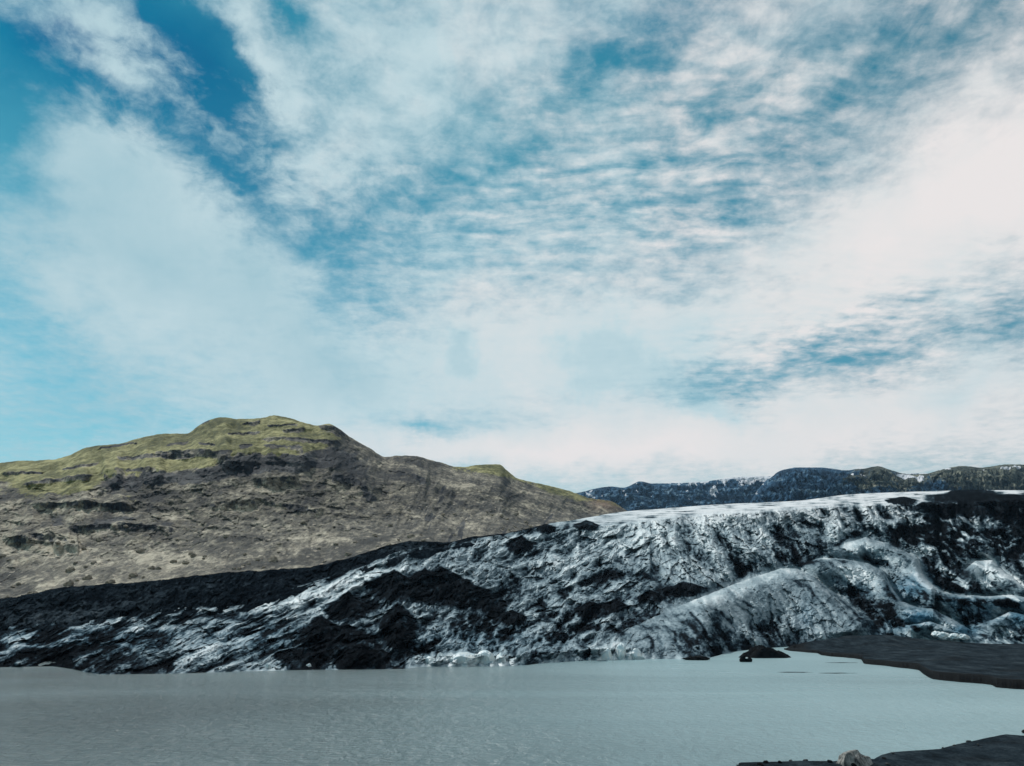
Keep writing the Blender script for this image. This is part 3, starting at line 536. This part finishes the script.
    tag(o, 'brown rocky valley hillside with a green mossy top left of the glacier', 'hill', kind='structure')
    hill_pts.update(X=XX, Y=YY, Z=ZZ, px=px, n1=n1, PY=PYa)
build_hill()

# ------------------------------------------------------------------ far mountains
def build_range(name, sky, base, skyY, baseY, x0, x1, snowf, grassf, label, seed, wall):
    px = np.arange(x0, x1, 0.5); n1 = 150
    t = np.linspace(0, 1, n1)[:, None]; PX = np.repeat(px[None], n1, 0)
    tp = sky(px) + 0.4; bt = base(px); PY = bt + (tp - bt) * t
    prof = np.interp(t[:, 0], [0, 0.3, 0.8, 1], wall)[:, None]
    YY = baseY + (skyY - baseY) * prof + 0 * PX; ZZ = zY(PX, PY, YY)
    PX = np.vstack([PX, px[None], px[None]]); PYa = np.vstack([PY, tp[None], tp[None]])
    YY = np.vstack([YY, YY[-1:] + 150, YY[-1:] + 1200]); ZZ = np.vstack([ZZ, ZZ[-1:] - 8, ZZ[-1:] - 260])
    T = np.concatenate([t[:, 0], [1, 1]])[:, None] * np.ones_like(PX)
    but = ridged(PX / 22 + 0.9 * fbm(PX / 16, PYa / 9, seed, 3), PYa / 26, seed + 3, 5, 0.6); mid = fbm(PX / 9, PYa / 5, seed + 5, 5, 0.6)
    fade = ss(1.0, 0.9, T)
    M1, m1 = facets(PX / 9 + 0.6 * mid, PYa / 14, seed + 1); M2, m2 = facets(PX / 4 + 0.6 * mid, PYa / 7, seed + 2)
    d = (60 * (but - 0.66) + 9 * mid + 26 * M1 + 14 * M2) * (0.12 + 0.88 * fade)
    st = PYa / 5.0 + 0.5 * mid; fr = st - np.floor(st); d += 22 * (ss(0, .3, fr) - fr) * fade
    YY = YY - d; ZZ = ZZ + 0.15 * d
    XX = xY(PX, YY, zY(PX, PYa, YY))
    gly = ss(0.80, 0.93, ridged(PX / 11 + 0.5 * mid, PYa / 30 + 2, seed + 9, 3)) * ss(0.35, 0.8, T) * 0.55 * (px[None] < 775)
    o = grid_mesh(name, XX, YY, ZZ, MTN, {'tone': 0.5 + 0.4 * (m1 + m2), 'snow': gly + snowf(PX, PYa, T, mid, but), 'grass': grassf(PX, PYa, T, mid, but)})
    tag(o, label, 'mountain', kind='structure')
skyA = crv([(540, 497), (580, 492), (593, 488.6), (612, 486), (623, 487.3), (641, 481), (652, 483), (678, 482.6), (710, 480.4), (732, 477), (753, 476), (771, 475.6), (800, 474), (900, 473), (1040, 473)])
skyB = crv([(748, 505), (756, 492), (764, 482), (771, 477), (780, 470.6), (797, 467), (819, 467), (845, 469.7), (863, 468), (877, 465.8), (889, 469), (900, 472.4), (912, 474), (924, 473.6), (943, 469), (962, 465.4), (980, 467), (1008, 464), (1024, 463.7), (1200, 460), (1300, 466)])
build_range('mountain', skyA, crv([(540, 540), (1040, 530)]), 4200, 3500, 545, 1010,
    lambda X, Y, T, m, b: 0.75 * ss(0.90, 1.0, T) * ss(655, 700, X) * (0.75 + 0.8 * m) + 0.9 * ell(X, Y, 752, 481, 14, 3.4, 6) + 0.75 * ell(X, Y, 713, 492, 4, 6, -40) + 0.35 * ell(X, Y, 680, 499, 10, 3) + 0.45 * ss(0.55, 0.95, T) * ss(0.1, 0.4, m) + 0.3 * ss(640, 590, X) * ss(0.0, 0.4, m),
    lambda X, Y, T, m, b: 0.15 + 0.2 * ell(X, Y, 745, 497, 25, 5), 'long flat-topped haze-blue cliff with snow along its rim beyond the glacier', 100, [0, 0.22, 0.75, 1.0])
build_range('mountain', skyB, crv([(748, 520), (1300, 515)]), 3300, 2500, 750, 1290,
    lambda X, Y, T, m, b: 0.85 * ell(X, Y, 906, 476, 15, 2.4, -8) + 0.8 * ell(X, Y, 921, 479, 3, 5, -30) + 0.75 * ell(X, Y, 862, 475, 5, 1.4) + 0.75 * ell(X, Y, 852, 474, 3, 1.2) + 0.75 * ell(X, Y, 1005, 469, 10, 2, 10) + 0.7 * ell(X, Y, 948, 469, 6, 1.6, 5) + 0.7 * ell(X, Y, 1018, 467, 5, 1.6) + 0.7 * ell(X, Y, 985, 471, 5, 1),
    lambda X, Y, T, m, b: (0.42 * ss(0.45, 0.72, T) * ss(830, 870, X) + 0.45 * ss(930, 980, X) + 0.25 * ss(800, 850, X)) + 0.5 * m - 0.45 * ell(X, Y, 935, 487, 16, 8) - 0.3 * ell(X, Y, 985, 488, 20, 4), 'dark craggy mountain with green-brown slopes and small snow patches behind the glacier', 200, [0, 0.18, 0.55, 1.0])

# ------------------------------------------------------------------ black sand bar
def build_bar():
    px = np.arange(784, 1330, 0.8)
    lo = crv([(784, 649.6), (790, 651), (817, 653.4), (822, 655.5), (861, 659.3), (864, 663.5), (880, 665.5), (896, 667.3), (918, 670), (924, 674.4), (934, 679.3), (960, 682), (991, 684.8), (997, 687.4), (1024, 689.6), (1100, 696), (1330, 706)])(px) + 0.6 * perlin(px / 28, px * 0, 3) + 0.3 * fbm(px / 11, px * 0, 13, 4, 0.6)
    top = crv([(784, 649), (790, 646.5), (805, 643), (827, 639), (852, 635.2), (870, 634.6), (890, 635), (922, 639), (955, 642), (985, 643.6), (1024, 643.6), (1330, 645)])(px)
    midl = crv([(784, 649.4), (800, 649), (830, 650), (880, 654), (930, 656), (1024, 655.5), (1330, 656)])(px)
    lY = ground(px, lo, 0.0); tY = np.minimum(crv([(784, 300), (800, 318), (850, 335), (1330, 335)])(px), 340); tY = np.maximum(tY, lY + 8)
    bank_h = crv([(784, 0.3), (820, 1.0), (900, 1.3), (935, 1.5), (1330, 1.2)])(px)
    rows = [(lY - 2.0, np.full(px.shape, -0.8)), (lY - 0.25, np.full(px.shape, -0.05)), (lY + 0.8, bank_h * 0.55), (lY + 2.6, bank_h)]
    mY = lY + (tY - lY) * 0.55; 
    sm = np.linspace(0, 1, 60)[1:]
    mz = np.maximum(zY(px, midl, mY), bank_h + 0.1)
    for q in sm: rows.append((lY + 2.6 + (mY - lY - 2.6) * q, bank_h + (mz - bank_h) * ss(0, 1, q) ** 1.0))
    tz = zY(px, top, tY)
    for q in sm: rows.append((mY + (tY - mY) * q, mz + (tz - mz) * (0.35 * q + 0.65 * ss(0, 1, q)) - 0.5 * math.sin(math.pi * q) * ss(830, 880, px)))
    rows += [(tY + 6, tz - 0.5), (tY + 30, tz - 5), (tY + 45, tz * 0 - 4)]
    YY = np.array([r[0] for r in rows]); ZZ = np.array([r[1] for r in rows]); PX = np.repeat(px[None], len(rows), 0)
    XX = xY(PX, YY, ZZ)
    inner = np.ones(len(rows)); inner[:4] = 0.0
    ZZ = ZZ + (0.9 * fbm(XX / 24, YY / 30, 8, 6, 0.55) + 0.5 * (ridged(XX / 18 + YY / 50, YY / 40, 38, 4) - 0.6) + 0.10 * fbm(XX / 3, YY / 3, 18, 3)) * inner[:, None] * ss(0, 12, YY - lY)
    wet = np.zeros_like(PX); wet[:4] = 1.0; wet[4] = 0.6; wet[5] = 0.25
    wet = np.maximum(wet, 0.9 * ss(815, 800, PX)); wet = np.maximum(wet, 0.9 * ell(PX, YY, 845, float(ground(845, 658.5)), 22, 9)); wet = np.maximum(wet, 0.45 * ss(0.15, 0.4, fbm(XX / 22, YY / 12, 44, 4)))
    o = grid_mesh('sand_bar', XX, YY, ZZ, SAND, {'wet': wet})
    tag(o, 'dark grey volcanic sand bar with an eroded wet edge below the ice', 'sand bar', kind='structure')
build_bar()

# low dark patches standing in for reflections, and a mud flat by the bar
def build_lake_patch(cx, cy, rx, ry, label):
    x0, y0, _ = pt(cx, cy); n_ = 60; r_ = 14
    a = np.linspace(0, 2 * math.pi, n_ + 1)[None]; q = np.linspace(0, 1, r_)[:, None]
    w = 1 + 0.35 * perlin(np.cos(a) * 1.7 + cx, np.sin(a) * 1.7, 5)
    X = x0 + rx * q * w * np.cos(a); Y = y0 + ry * q * w * np.sin(a); Z = 0.10 - 0.30 * q ** 1.5 + 0.06 * fbm(X / 3, Y / 2, 3, 3)
    o = grid_mesh('lake_dark_patch', X, Y, Z, SAND, {'wet': np.full(X.shape, 0.55)}); tag(o, label, 'shoal', kind='structure')
build_lake_patch(792, 672.3, 8.0, 2.3, 'thin dark patch standing in for a reflection on the lake, nearer the rock islet')
build_lake_patch(836, 673.2, 8.0, 2.0, 'thin dark patch standing in for a reflection on the lake, nearer the sand bar')
build_lake_patch(842, 662.8, 9, 2.0, 'small wet mud flat against the eroded edge of the sand bar')

# ------------------------------------------------------------------ near shore
def shoreline():
    pts = [(738, 763), (795, 761.5), (830, 762), (855, 760), (870, 760), (874, 757.5), (878, 755.4), (888, 752.6), (910, 751.4), (934, 750), (950, 745.5), (969, 741.5), (985, 738), (1001, 735), (1016, 736.2), (1030, 736), (1100, 730)]
    xs, ys = [-400, -120, 0, 8], [30, 36, 44, 50]
    for a, b_ in pts:
        X, Y, _ = pt(a, b_); xs.append(X); ys.append(Y)
    xs += [90, 400]; ys += [90, 120]
    return np.array(xs), np.array(ys)
def build_shore():
    sx_, sy_ = shoreline()
    xs = np.concatenate([np.linspace(-500, 0, 60)[:-1], np.linspace(0, 60, 420), np.linspace(60, 500, 60)[1:]])
    t = np.concatenate([np.linspace(-0.06, 0.30, 300), np.linspace(0.30, 1.0, 90)[1:], np.linspace(1.0, 6, 30)[1:]])
    Ys = np.interp(xs, sx_, sy_)
    X = np.repeat(xs[None], len(t), 0); T = np.repeat(t[:, None], len(xs), 1)
    Y = Ys * (1 - T)
    d = Ys - Y
    Z = np.where(T < 0, T * 14, 0.32 * ss(0, 1.2, d) + 12.0 * ss(0.10, 1.0, T) ** 1.0 * np.clip(T, 0, 1)) - 0.06
    Z += ss(0.3, 3, d) * (0.28 * fbm(X / 7, Y / 4.5, 9, 5) + 0.12 * fbm(X / 1.6, Y / 1.3, 19, 4)) * ss(1.4, 0.6, T)
    Z = np.where(T > 1, 12.0 - 0.06 + 0 * Z, Z)
    wet = np.maximum(ss(1.0, 0.2, d), 0.35 * ss(0.1, 0.4, fbm(X / 9, Y / 5, 29, 4)))
    o = grid_mesh('shore', X, Y, Z, SAND, {'wet': wet})
    tag(o, 'black sand and gravel shore in the lower corner, nearest the viewer', 'shore', kind='structure')
build_shore()

# ------------------------------------------------------------------ lake
def build_lake():
    me = bpy.data.meshes.new('lake_water'); s = 6000
    me.from_pydata([(-s, -400, 0), (s, -400, 0), (s, 2200, 0), (-s, 2200, 0)], [], [(0, 1, 2, 3)])
    o = link('lake_water', me, WATER); tag(o, 'calm milky blue-grey glacial lake below the ice front', 'lake', kind='structure')
build_lake()

# ------------------------------------------------------------------ rocks and ice blocks
def rock_mesh(name, size, seed, m, sub=4, rough=0.28, flat=0.0, smooth=False):
    bm = bmesh.new(); bmesh.ops.create_icosphere(bm, subdivisions=sub, radius=1)
    co = np.array([v.co[:] for v in bm.verts]); rs = np.random.default_rng(seed)
    for _ in range(9):                                      # chop flat faces off
        nrm = rs.normal(size=3); nrm /= np.linalg.norm(nrm); lim = rs.uniform(0.62, 0.9)
        lim = lim - (0.12 if rough < 0.15 else 0); dd = co @ nrm; over = np.clip(dd - lim, 0, None); co -= over[:, None] * nrm * 0.9
    d = fbm(co[:, 0] * 1.6 + seed, co[:, 1] * 1.6 + co[:, 2] * 1.1, seed, 4, 0.55) + 0.6 * perlin(co[:, 2] * 3 + seed, co[:, 0] * 3, seed + 2)
    co *= (1 + rough * d)[:, None]
    co *= np.array(size)[None]
    for v, c_ in zip(bm.verts, co): v.co = c_
    me = bpy.data.meshes.new(name); bm.to_mesh(me); bm.free()
    me.polygons.foreach_set('use_smooth', np.full(len(me.polygons), smooth, bool))
    me.materials.append(m); return me
def rock(name, loc, size, seed, m, label, cat, group=None, rz=0.0, **kw):
    o = bpy.data.objects.new(name, rock_mesh(name, size, seed, m, **kw)); COL.objects.link(o)
    o.location = loc; o.rotation_euler = (0, 0, rz); return tag(o, label, cat, group)

# rock islet off the bar
def build_islet():
    x0, y0, _ = pt(762, 657.5); n_ = 120; r_ = 50
    a = np.linspace(0, 2 * math.pi, n_ + 1)[None]; q = np.linspace(0, 1, r_)[:, None]
    w = 1 + 0.25 * perlin(np.cos(a) * 1.5, np.sin(a) * 1.5, 15)
    lx = 8.6 * q * w * np.cos(a) + 1.6; ly = 4.2 * q * w * np.sin(a)
    prof = (1 - q ** 4.5) * (0.50 + 0.50 * np.exp(-((lx + 0.3) / 4.6) ** 2))
    lz = 3.5 * prof - 0.4 * q ** 3 + 1.3 * (ridged(lx / 3.2, ly / 3.2, 4, 5, 0.6) - 0.62) * (1 - q ** 4)
    o = grid_mesh('rock_islet', lx, ly, lz, BLK, smooth=False); o.location = (x0, y0, 0)
    tag(o, 'low black rock islet rising from the lake left of the sand bar', 'rock')
build_islet()
x0, y0, _ = pt(745.5, 661.8)
rock('boulder', (x0, y0, 0.3), (1.9, 1.4, 1.9), 31, BLK, 'small black boulder in the water at the tip of the rock islet', 'boulder')
rock('ice_block', (x0 + .1, y0 - 1.15, 1.15), (0.5, 0.4, 0.26), 32, CLEAN, 'small white ice lump lodged against the black boulder by the rock islet', 'ice block', sub=3)
# dark slab at the foot of the ice, left of the islet
x0, y0, _ = pt(696, 660.0)
rock('ice_slab', (x0, y0, 0.4), (4.2, 1.6, 0.9), 35, BLK, 'low debris-blackened slab at the foot of the ice left of the rock islet', 'slab', rough=0.35)
# pale boulder on the near shore
x0, y0, _ = pt(853, 766.5)
rock('pale_boulder', (x0, y0 - 0.3, 0.12), (1.9, 1.4, 1.3), 61, PALE, 'pale grey boulder streaked with dark bands at the edge of the near shore', 'boulder', rz=0.5, sub=5, rough=0.17)
x0, y0, _ = pt(1030, 733.6)
rock('boulder', (x0, y0, 0.15), (1.0, 0.9, 0.42), 44, BLK, 'low black rock in the water at the corner of the near shore', 'boulder')
# bright blocks at the water's edge
for k, (px_, py_, sx_, sz_, lab) in enumerate([
        (431, 665.6, 1.9, 1.9, 'small cream ice block at the water, first of the bright row'),
        (441, 665.2, 1.7, 2.3, 'narrow cream ice block wedged beside a dark gap in the bright row'),
        (464, 665.6, 3.7, 3.1, 'broad pale blue ice block, widest of the bright row at the water'),
        (487, 665.3, 3.0, 2.7, 'blue-shadowed ice block beside the widest one at the water'),
        (500, 664.8, 1.8, 2.2, 'small white ice block ending the bright row under the dirty cliff'),
        (607, 659.9, 2.2, 2.4, 'grey white ice block at the water under the middle of the ice front'),
        (622, 659.4, 1.7, 3.3, 'tall pale ice pillar at the water, middle of the ice front'),
        (637, 659.2, 2.4, 2.2, 'squat white ice block right of the tall pale pillar at the water')]):
    X, Y, _ = pt(px_, py_)
    rock('ice_block', (X, Y + (-0.5 if px_ < 510 else -0.1), sz_ * 0.42), (sx_ * 1.2, 2.2, sz_ * 1.05), 60 + k, CLEAN, lab, 'ice block', 'bright ice blocks at the water line', rz=0.3 * (k % 3 - 1), sub=4, rough=0.10)
for px_, py_, s_, lab in [(221, 671.4, 0.5, 'tiny white ice chunk afloat under the streaked ice tongue'), (269, 669.6, 0.9, 'white pointed ice chunk at the foot of the black debris slope'), (309, 669.2, 0.75, 'rounded white ice chunk under the black debris slope')]:
    X, Y, _ = pt(px_, py_)
    rock('ice_chunk', (X, Y - 0.5, 0.35), (s_, s_ * 0.8, s_ * 1.5), int(px_), CLEAN, lab, 'ice chunk', 'small ice chunks along the water line', sub=3)
for k, (px_, py_, s_, lab) in enumerate([(937, 634, 1.6, 'white ice fragment behind the sand bar, first in a short row'), (945, 635, 2.0, 'largest white ice fragment in the short row behind the sand bar'), (955, 636.5, 1.7, 'flat white ice fragment in the middle of the row behind the sand bar'), (964, 636.5, 1.5, 'white ice fragment ending the row behind the sand bar')]):
    X, Y, Z = pt(px_, py_, 338.0 - 2 * k)
    rock('ice_fragment', (X, Y, Z - 0.3), (s_ * 1.6, 1.6, s_ * 0.9), 80 + k, CLEAN, lab, 'ice fragment', 'white ice fragments behind the sand bar', sub=3)
sxs, sys_ = shoreline()
stone_meshes = [rock_mesh('shore_stone', (0.24, 0.2, 0.15), 160 + k, (GREY, BLK)[k % 2], sub=2) for k in range(6)]
for k in range(32):
    X = random.uniform(15, 52); back = random.uniform(0.2, 4.5) ** 1.0
    Y = float(np.interp(X, sxs, sys_)) - back; q = random.random() ** 3
    o = bpy.data.objects.new('shore_stone', stone_meshes[k % 6]); COL.objects.link(o)
    tt_ = back / (Y + back); o.location = (X, Y, 0.30 * min(1, back / 1.2) + 12.0 * float(ss(0.10, 1.0, tt_)) * tt_ + 0.02); sc_ = 0.5 + 1.1 * q; o.scale = (sc_, sc_, sc_); o.rotation_euler = (random.uniform(-.4, .4), 0, random.uniform(0, 6.28))
    tag(o, 'small loose stone lying on the black sand of the near shore', 'stone', 'stones strewn over the near shore')
# boulders lying on the scree of the hill
base_meshes = [rock_mesh('scree_boulder', (1.15, 1.0, 0.85), 120 + k, TAN, sub=3) for k in range(5)]
HX, HY, HZ, hp, n1 = hill_pts['X'], hill_pts['Y'], hill_pts['Z'], hill_pts['px'], hill_pts['n1']
k = 0
for i in range(110):
    c_ = random.uniform(0, 540); rr = int(n1 * (0.06 + 0.40 * random.random() ** 1.4)); ci = int(np.searchsorted(hp, c_))
    s_ = 1.2 + 2.0 * random.random() ** 2.5
    o = bpy.data.objects.new('scree_boulder', base_meshes[i % 5]); COL.objects.link(o)
    o.location = (HX[rr, ci], HY[rr, ci], HZ[rr, ci] + 0.15 * s_); o.scale = (s_, s_, s_ * random.uniform(0.7, 1.1)); o.rotation_euler = (random.uniform(-.3, .3), random.uniform(-.3, .3), random.uniform(0, 6.28))
    tag(o, 'tan boulder lying among others on the scree below the hill', 'boulder', 'boulders scattered over the hill scree')

# ------------------------------------------------------------------ air
HAZE = bpy.data.materials.new('thin_air'); HAZE.use_nodes = True
t_ = HAZE.node_tree; t_.nodes.clear(); out_ = t_.nodes.new('ShaderNodeOutputMaterial'); v_ = t_.nodes.new('ShaderNodeVolumePrincipled')
v_.inputs['Color'].default_value = (0.42, 0.68, 0.95, 1); v_.inputs['Density'].default_value = HAZE_D; v_.inputs['Anisotropy'].default_value = 0.2
t_.links.new(v_.outputs[0], out_.inputs['Volume'])
bm = bmesh.new(); bmesh.ops.create_cube(bm, size=1)
for v in bm.verts: v.co = ((v.co.x) * 13000, 2250 + v.co.y * 6500, 495 + v.co.z * 1230)
me = bpy.data.meshes.new('haze'); bm.to_mesh(me); bm.free()
tag(link('haze', me, HAZE), 'thin bluish air over the lake and glacier', 'haze', kind='stuff')

# ------------------------------------------------------------------ sun and sky
SUN_AZ, SUN_EL = R(-48), R(50)                              # azimuth from +Y towards +X
sd = bpy.data.lights.new('sun', 'SUN'); sun = bpy.data.objects.new('sun', sd); COL.objects.link(sun)
sd.energy = 3.6; sd.angle = R(0.6); sd.color = (1.0, 0.965, 0.92)
sun.rotation_euler = (R(90) - SUN_EL, 0, math.pi - SUN_AZ)  # light travels from the sun's azimuth
sun.location = (0, 0, 500)
w = bpy.data.worlds.new('World'); sc.world = w; w.use_nodes = True
n = N(w.node_tree); bg = w.node_tree.nodes['Background']; STR = 0.1
sky = n.new('ShaderNodeTexSky', sky_type='NISHITA'); sky.sun_disc = False; sky.sun_elevation = SUN_EL; sky.sun_rotation = SUN_AZ
sky.altitude = 100; sky.air_density = 1.0; sky.dust_density = 0.6; sky.ozone_density = 2.0
dirv = n.new('ShaderNodeTexCoord').outputs['Generated']
sp = n.new('ShaderNodeSeparateXYZ'); n.put(sp.inputs[0], dirv)
az = n.math('ARCTAN2', sp.outputs[0], sp.outputs[1]); el = n.math('ARCSINE', sp.outputs[2])
cb = n.new('ShaderNodeCombineXYZ'); n.put(cb.inputs[0], az); n.put(cb.inputs[1], el); ae = cb.outputs[0]
zc = n.math('ADD', n.math('MAXIMUM', sp.outputs[2], 0.0), 0.10)
cb2 = n.new('ShaderNodeCombineXYZ'); n.put(cb2.inputs[0], n.math('DIVIDE', sp.outputs[0], zc)); n.put(cb2.inputs[1], n.math('DIVIDE', sp.outputs[1], zc)); pl = cb2.outputs[0]
def warp(v, scale, amt, det=4):
    q = n.vmath('SUBTRACT', n.noise(v, scale, det, 0.6, out=1), (0.5, 0.5, 0.5))
    sc_ = n.new('ShaderNodeVectorMath', operation='SCALE'); n.put(sc_.inputs[0], q); sc_.inputs[3].default_value = amt
    return n.vmath('ADD', v, sc_.outputs[0])
aew = warp(ae, 6.0, 0.14, 6)
def azel(px, py):
    a = (px - CX) / F; u = (CY - py) / F
    x, y, z = a, CP - u * SP, SP + u * CP; L = math.sqrt(x * x + y * y + z * z)
    return math.atan2(x, y), math.asin(z / L)
def blob(px, py, rx, ry, deg=0.0):
    a, e = azel(px, py); k = 1 / F
    m = n.map(aew, (a, e, 0), (0, 0, R(deg)), (rx * 1.55 * k, ry * 1.55 * k, 1), 'TEXTURE')
    g = n.new('ShaderNodeTexGradient', gradient_type='QUADRATIC_SPHERE'); n.put(g.inputs[0], n.vmath('MULTIPLY', m, (1, 1, 0))); return g.outputs['Fac']
def total(items, start):
    acc = start
    for (px, py, rx, ry, dg, amt) in items: acc = n.math('MULTIPLY_ADD', blob(px, py, rx, ry, dg), amt, acc)
    return acc
soft = n.noise(warp(ae, 4, 0.10, 4), 4.5, 10, 0.60, 0.2)
wisp = n.noise(n.map(ae, rot=(0, 0, R(-30)), scale=(1, 2.0, 1)), 8, 10, 0.66, 0.7)
base = n.math('MULTIPLY_ADD', n.math('SUBTRACT', soft, 0.5), 0.75, 0.63)
base = n.math('MULTIPLY_ADD', n.math('SUBTRACT', wisp, 0.5), 0.85, base)
cover = total([
    (170, 230, 230, 110, -22, 0.62), (90, 165, 120, 60, -10, 0.3), (262, 62, 110, 26, -45, 0.55), (110, 50, 130, 30, -30, 0.40), (440, 50, 150, 60, 10, 0.42), (980, 185, 190, 85, 10, 0.85), (700, 310, 330, 55, 6, 0.55), (600, 350, 110, 60, 0, 0.55),
    (480, 385, 260, 70, 0, 0.5), (850, 420, 300, 45, 0, 0.6), (560, 450, 400, 40, 0, 0.7), (60, 285, 110, 26, -35, 0.35), (300, 390, 160, 60, -30, 0.35), (560, 240, 130, 60, 10, 0.18), (900, 280, 200, 30, 8, 0.3), (380, 140, 120, 30, 30, 0.15),
    (5, 100, 75, 120, 0, -1.25), (175, 8, 110, 30, -42, -1.4), (235, 60, 110, 26, -45, -0.85), (120, 110, 85, 40, -35, -0.85), (215, 150, 100, 36, -35, -0.8), (290, 15, 60, 22, -20, -0.6), (230, 120, 60, 30, -35, -0.3), (335, 240, 70, 62, -20, -0.72), (400, 190, 80, 30, 30, -0.45),
    (15, 320, 110, 40, -15, -0.24), (420, 430, 110, 20, 4, -0.75), (90, 425, 150, 18, 4, -0.34), (850, 358, 270, 20, 3, -0.30), (700, 10, 120, 40, 20, -0.35), (600, 65, 100, 26, 35, -0.5), (820, 90, 160, 60, 10, -0.28), (730, 205, 110, 30, -6, -0.28), (960, 60, 120, 40, 0, -0.25), (520, 165, 120, 26, 20, -0.25)], base)
# rippled altocumulus: small cells and bars, stronger in the middle of the sky
plw = warp(pl, 3.0, 0.10, 3)
cell = n.vor(n.map(plw, rot=(0, 0, R(20)), scale=(0.75, 1.15, 1)), 27.0, 'SMOOTH_F1', 'Distance', Smoothness=0.6)
bars = n.noise(n.map(plw, rot=(0, 0, R(8)), scale=(0.35, 1.5, 1)), 13.0, 4, 0.55, 0.3)
tiny = n.noise(plw, 40.0, 5, 0.6)
rip = n.math('ADD', n.math('MULTIPLY', n.math('SUBTRACT', 0.42, cell), 0.6), n.math('MULTIPLY', n.math('SUBTRACT', bars, 0.5), 1.7))
rip = n.math('ADD', rip, n.math('MULTIPLY', n.math('SUBTRACT', tiny, 0.5), 0.7))
ripm = total([(640, 180, 260, 110, 10, 0.8), (480, 200, 160, 90, 20, 0.5), (850, 330, 260, 60, 4, 0.75), (640, 60, 220, 60, 0, 0.5), (820, 80, 200, 70, 0, 0.35), (250, 130, 130, 60, -30, 0.40), (740, 210, 120, 50, 0, 0.45)], 0.06)
mott = n.noise(warp(pl, 8, 0.05, 3), 15.0, 7, 0.66)
smooth_m = total([(150, 240, 240, 130, -20, 0.7), (980, 190, 190, 85, 10, 0.7), (560, 450, 500, 60, 0, 0.6), (600, 350, 120, 60, 0, 0.5)], 0.0)
cover = n.math('MULTIPLY_ADD', n.math('MULTIPLY', n.math('SUBTRACT', mott, 0.5), 1.0), n.math('SUBTRACT', 1.0, smooth_m, clamp=True), cover)
frag = n.noise(n.map(warp(ae, 10, 0.06, 4), rot=(0, 0, R(35)), scale=(1, 1.7, 1)), 13.0, 9, 0.62, 0.2)
fragm = total([(140, 80, 300, 170, -30, 1.3), (330, 190, 200, 110, -20, 0.7)], 0.0)
cover = n.math('MULTIPLY_ADD', n.math('MULTIPLY', n.math('SUBTRACT', frag, 0.47), 1.9), fragm, cover)
band = n.noise(n.map(warp(ae, 9, 0.05, 4), rot=(0, 0, R(3)), scale=(1, 6.0, 1)), 6.0, 7, 0.6)
bandm = total([(870, 350, 330, 70, 2, 1.0), (560, 420, 300, 50, 0, 0.5), (120, 420, 200, 50, 0, 0.4)], 0.0)
cover = n.math('MULTIPLY_ADD', n.math('MULTIPLY', n.math('SUBTRACT', band, 0.5), 2.0), bandm, cover)
cover = n.math('ADD', cover, n.math('MULTIPLY', rip, n.math('MULTIPLY', ripm, 0.8)))
mask = n.rng(cover, 0.02, 1.12)
# blue of the gaps: sky texture graded to teal
blue = n.mix(1.0, sky.outputs[0], n.ramp(n.rng(el, 0.02, 0.95, smooth=False), [(0.0, (0.55, 0.85, 0.76)), (0.35, (0.36, 0.98, 0.84)), (0.65, (0.21, 1.0, 0.83)), (1.0, (0.06, 0.68, 0.77))]), 'MULTIPLY')
dkb = total([(60, 20, 400, 220, -10, 0.95), (210, 70, 260, 130, -38, 0.36)], 0.0)
cbk = n.new('ShaderNodeCombineColor')
for i_, a_ in enumerate((1.15, 0.74, 0.50)): n.put(cbk.inputs[i_], n.math('SUBTRACT', 1.0, n.math('MULTIPLY', dkb, a_), clamp=True))
blue = n.mix(1.0, blue, cbk.outputs[0], 'MULTIPLY')
# clouds: thick parts a little grey underneath
body = n.noise(warp(ae, 5, 0.12, 4), 5.0, 7, 0.58)
lit = n.math('ADD', n.rng(az, -0.7, 0.5, 0.20, 0.80, smooth=False), n.math('MULTIPLY', n.math('SUBTRACT', body, 0.5), 0.9))
lit = total([(150, 250, 170, 60, -20, -0.25), (980, 190, 180, 70, 10, 0.35), (480, 300, 200, 60, 10, 0.2), (560, 455, 400, 40, 0, 0.45), (150, 150, 120, 30, -20, 0.2), (960, 400, 100, 30, 0, -0.25), (320, 360, 120, 40, -40, -0.2)], lit)
lit = n.math('ADD', lit, n.math('MULTIPLY', rip, n.math('MULTIPLY', ripm, 0.5)))
grey = n.rng(total([(604, 356, 84, 46, 8, 1.0), (700, 402, 70, 30, -20, 0.8), (458, 362, 34, 34, -30, 0.75)], n.math('MULTIPLY', n.math('SUBTRACT', n.noise(ae, 16, 9, 0.62), 0.5), 1.5)), 0.15, 0.60)
lit = n.math('MULTIPLY_ADD', grey, -0.22, lit)
cloud = n.ramp(lit, [(0.0, (0.33, 0.54, 0.62)), (0.45, (0.54, 0.69, 0.735)), (0.8, (0.76, 0.77, 0.77)), (1.0, (0.84, 0.80, 0.79))])
scl = n.new('ShaderNodeVectorMath', operation='SCALE'); n.put(scl.inputs[0], cloud); scl.inputs[3].default_value = 1.0 / STR
skyc = n.mix(mask, blue, scl.outputs[0])
n.put(bg.inputs['Color'], skyc); bg.inputs['Strength'].default_value = STR

# ------------------------------------------------------------------ render settings
sc.view_settings.view_transform = 'Standard'; sc.view_settings.look = 'None'; sc.view_settings.exposure = 0; sc.view_settings.gamma = 1; sc.view_settings.use_curve_mapping = False
sc.render.engine = 'CYCLES'; sc.cycles.max_bounces = 5; sc.cycles.use_denoising = True; sc.cycles.sample_clamp_direct = 6; sc.cycles.sample_clamp_indirect = 4
w.cycles.sampling_method = 'MANUAL'; w.cycles.sample_map_resolution = 512
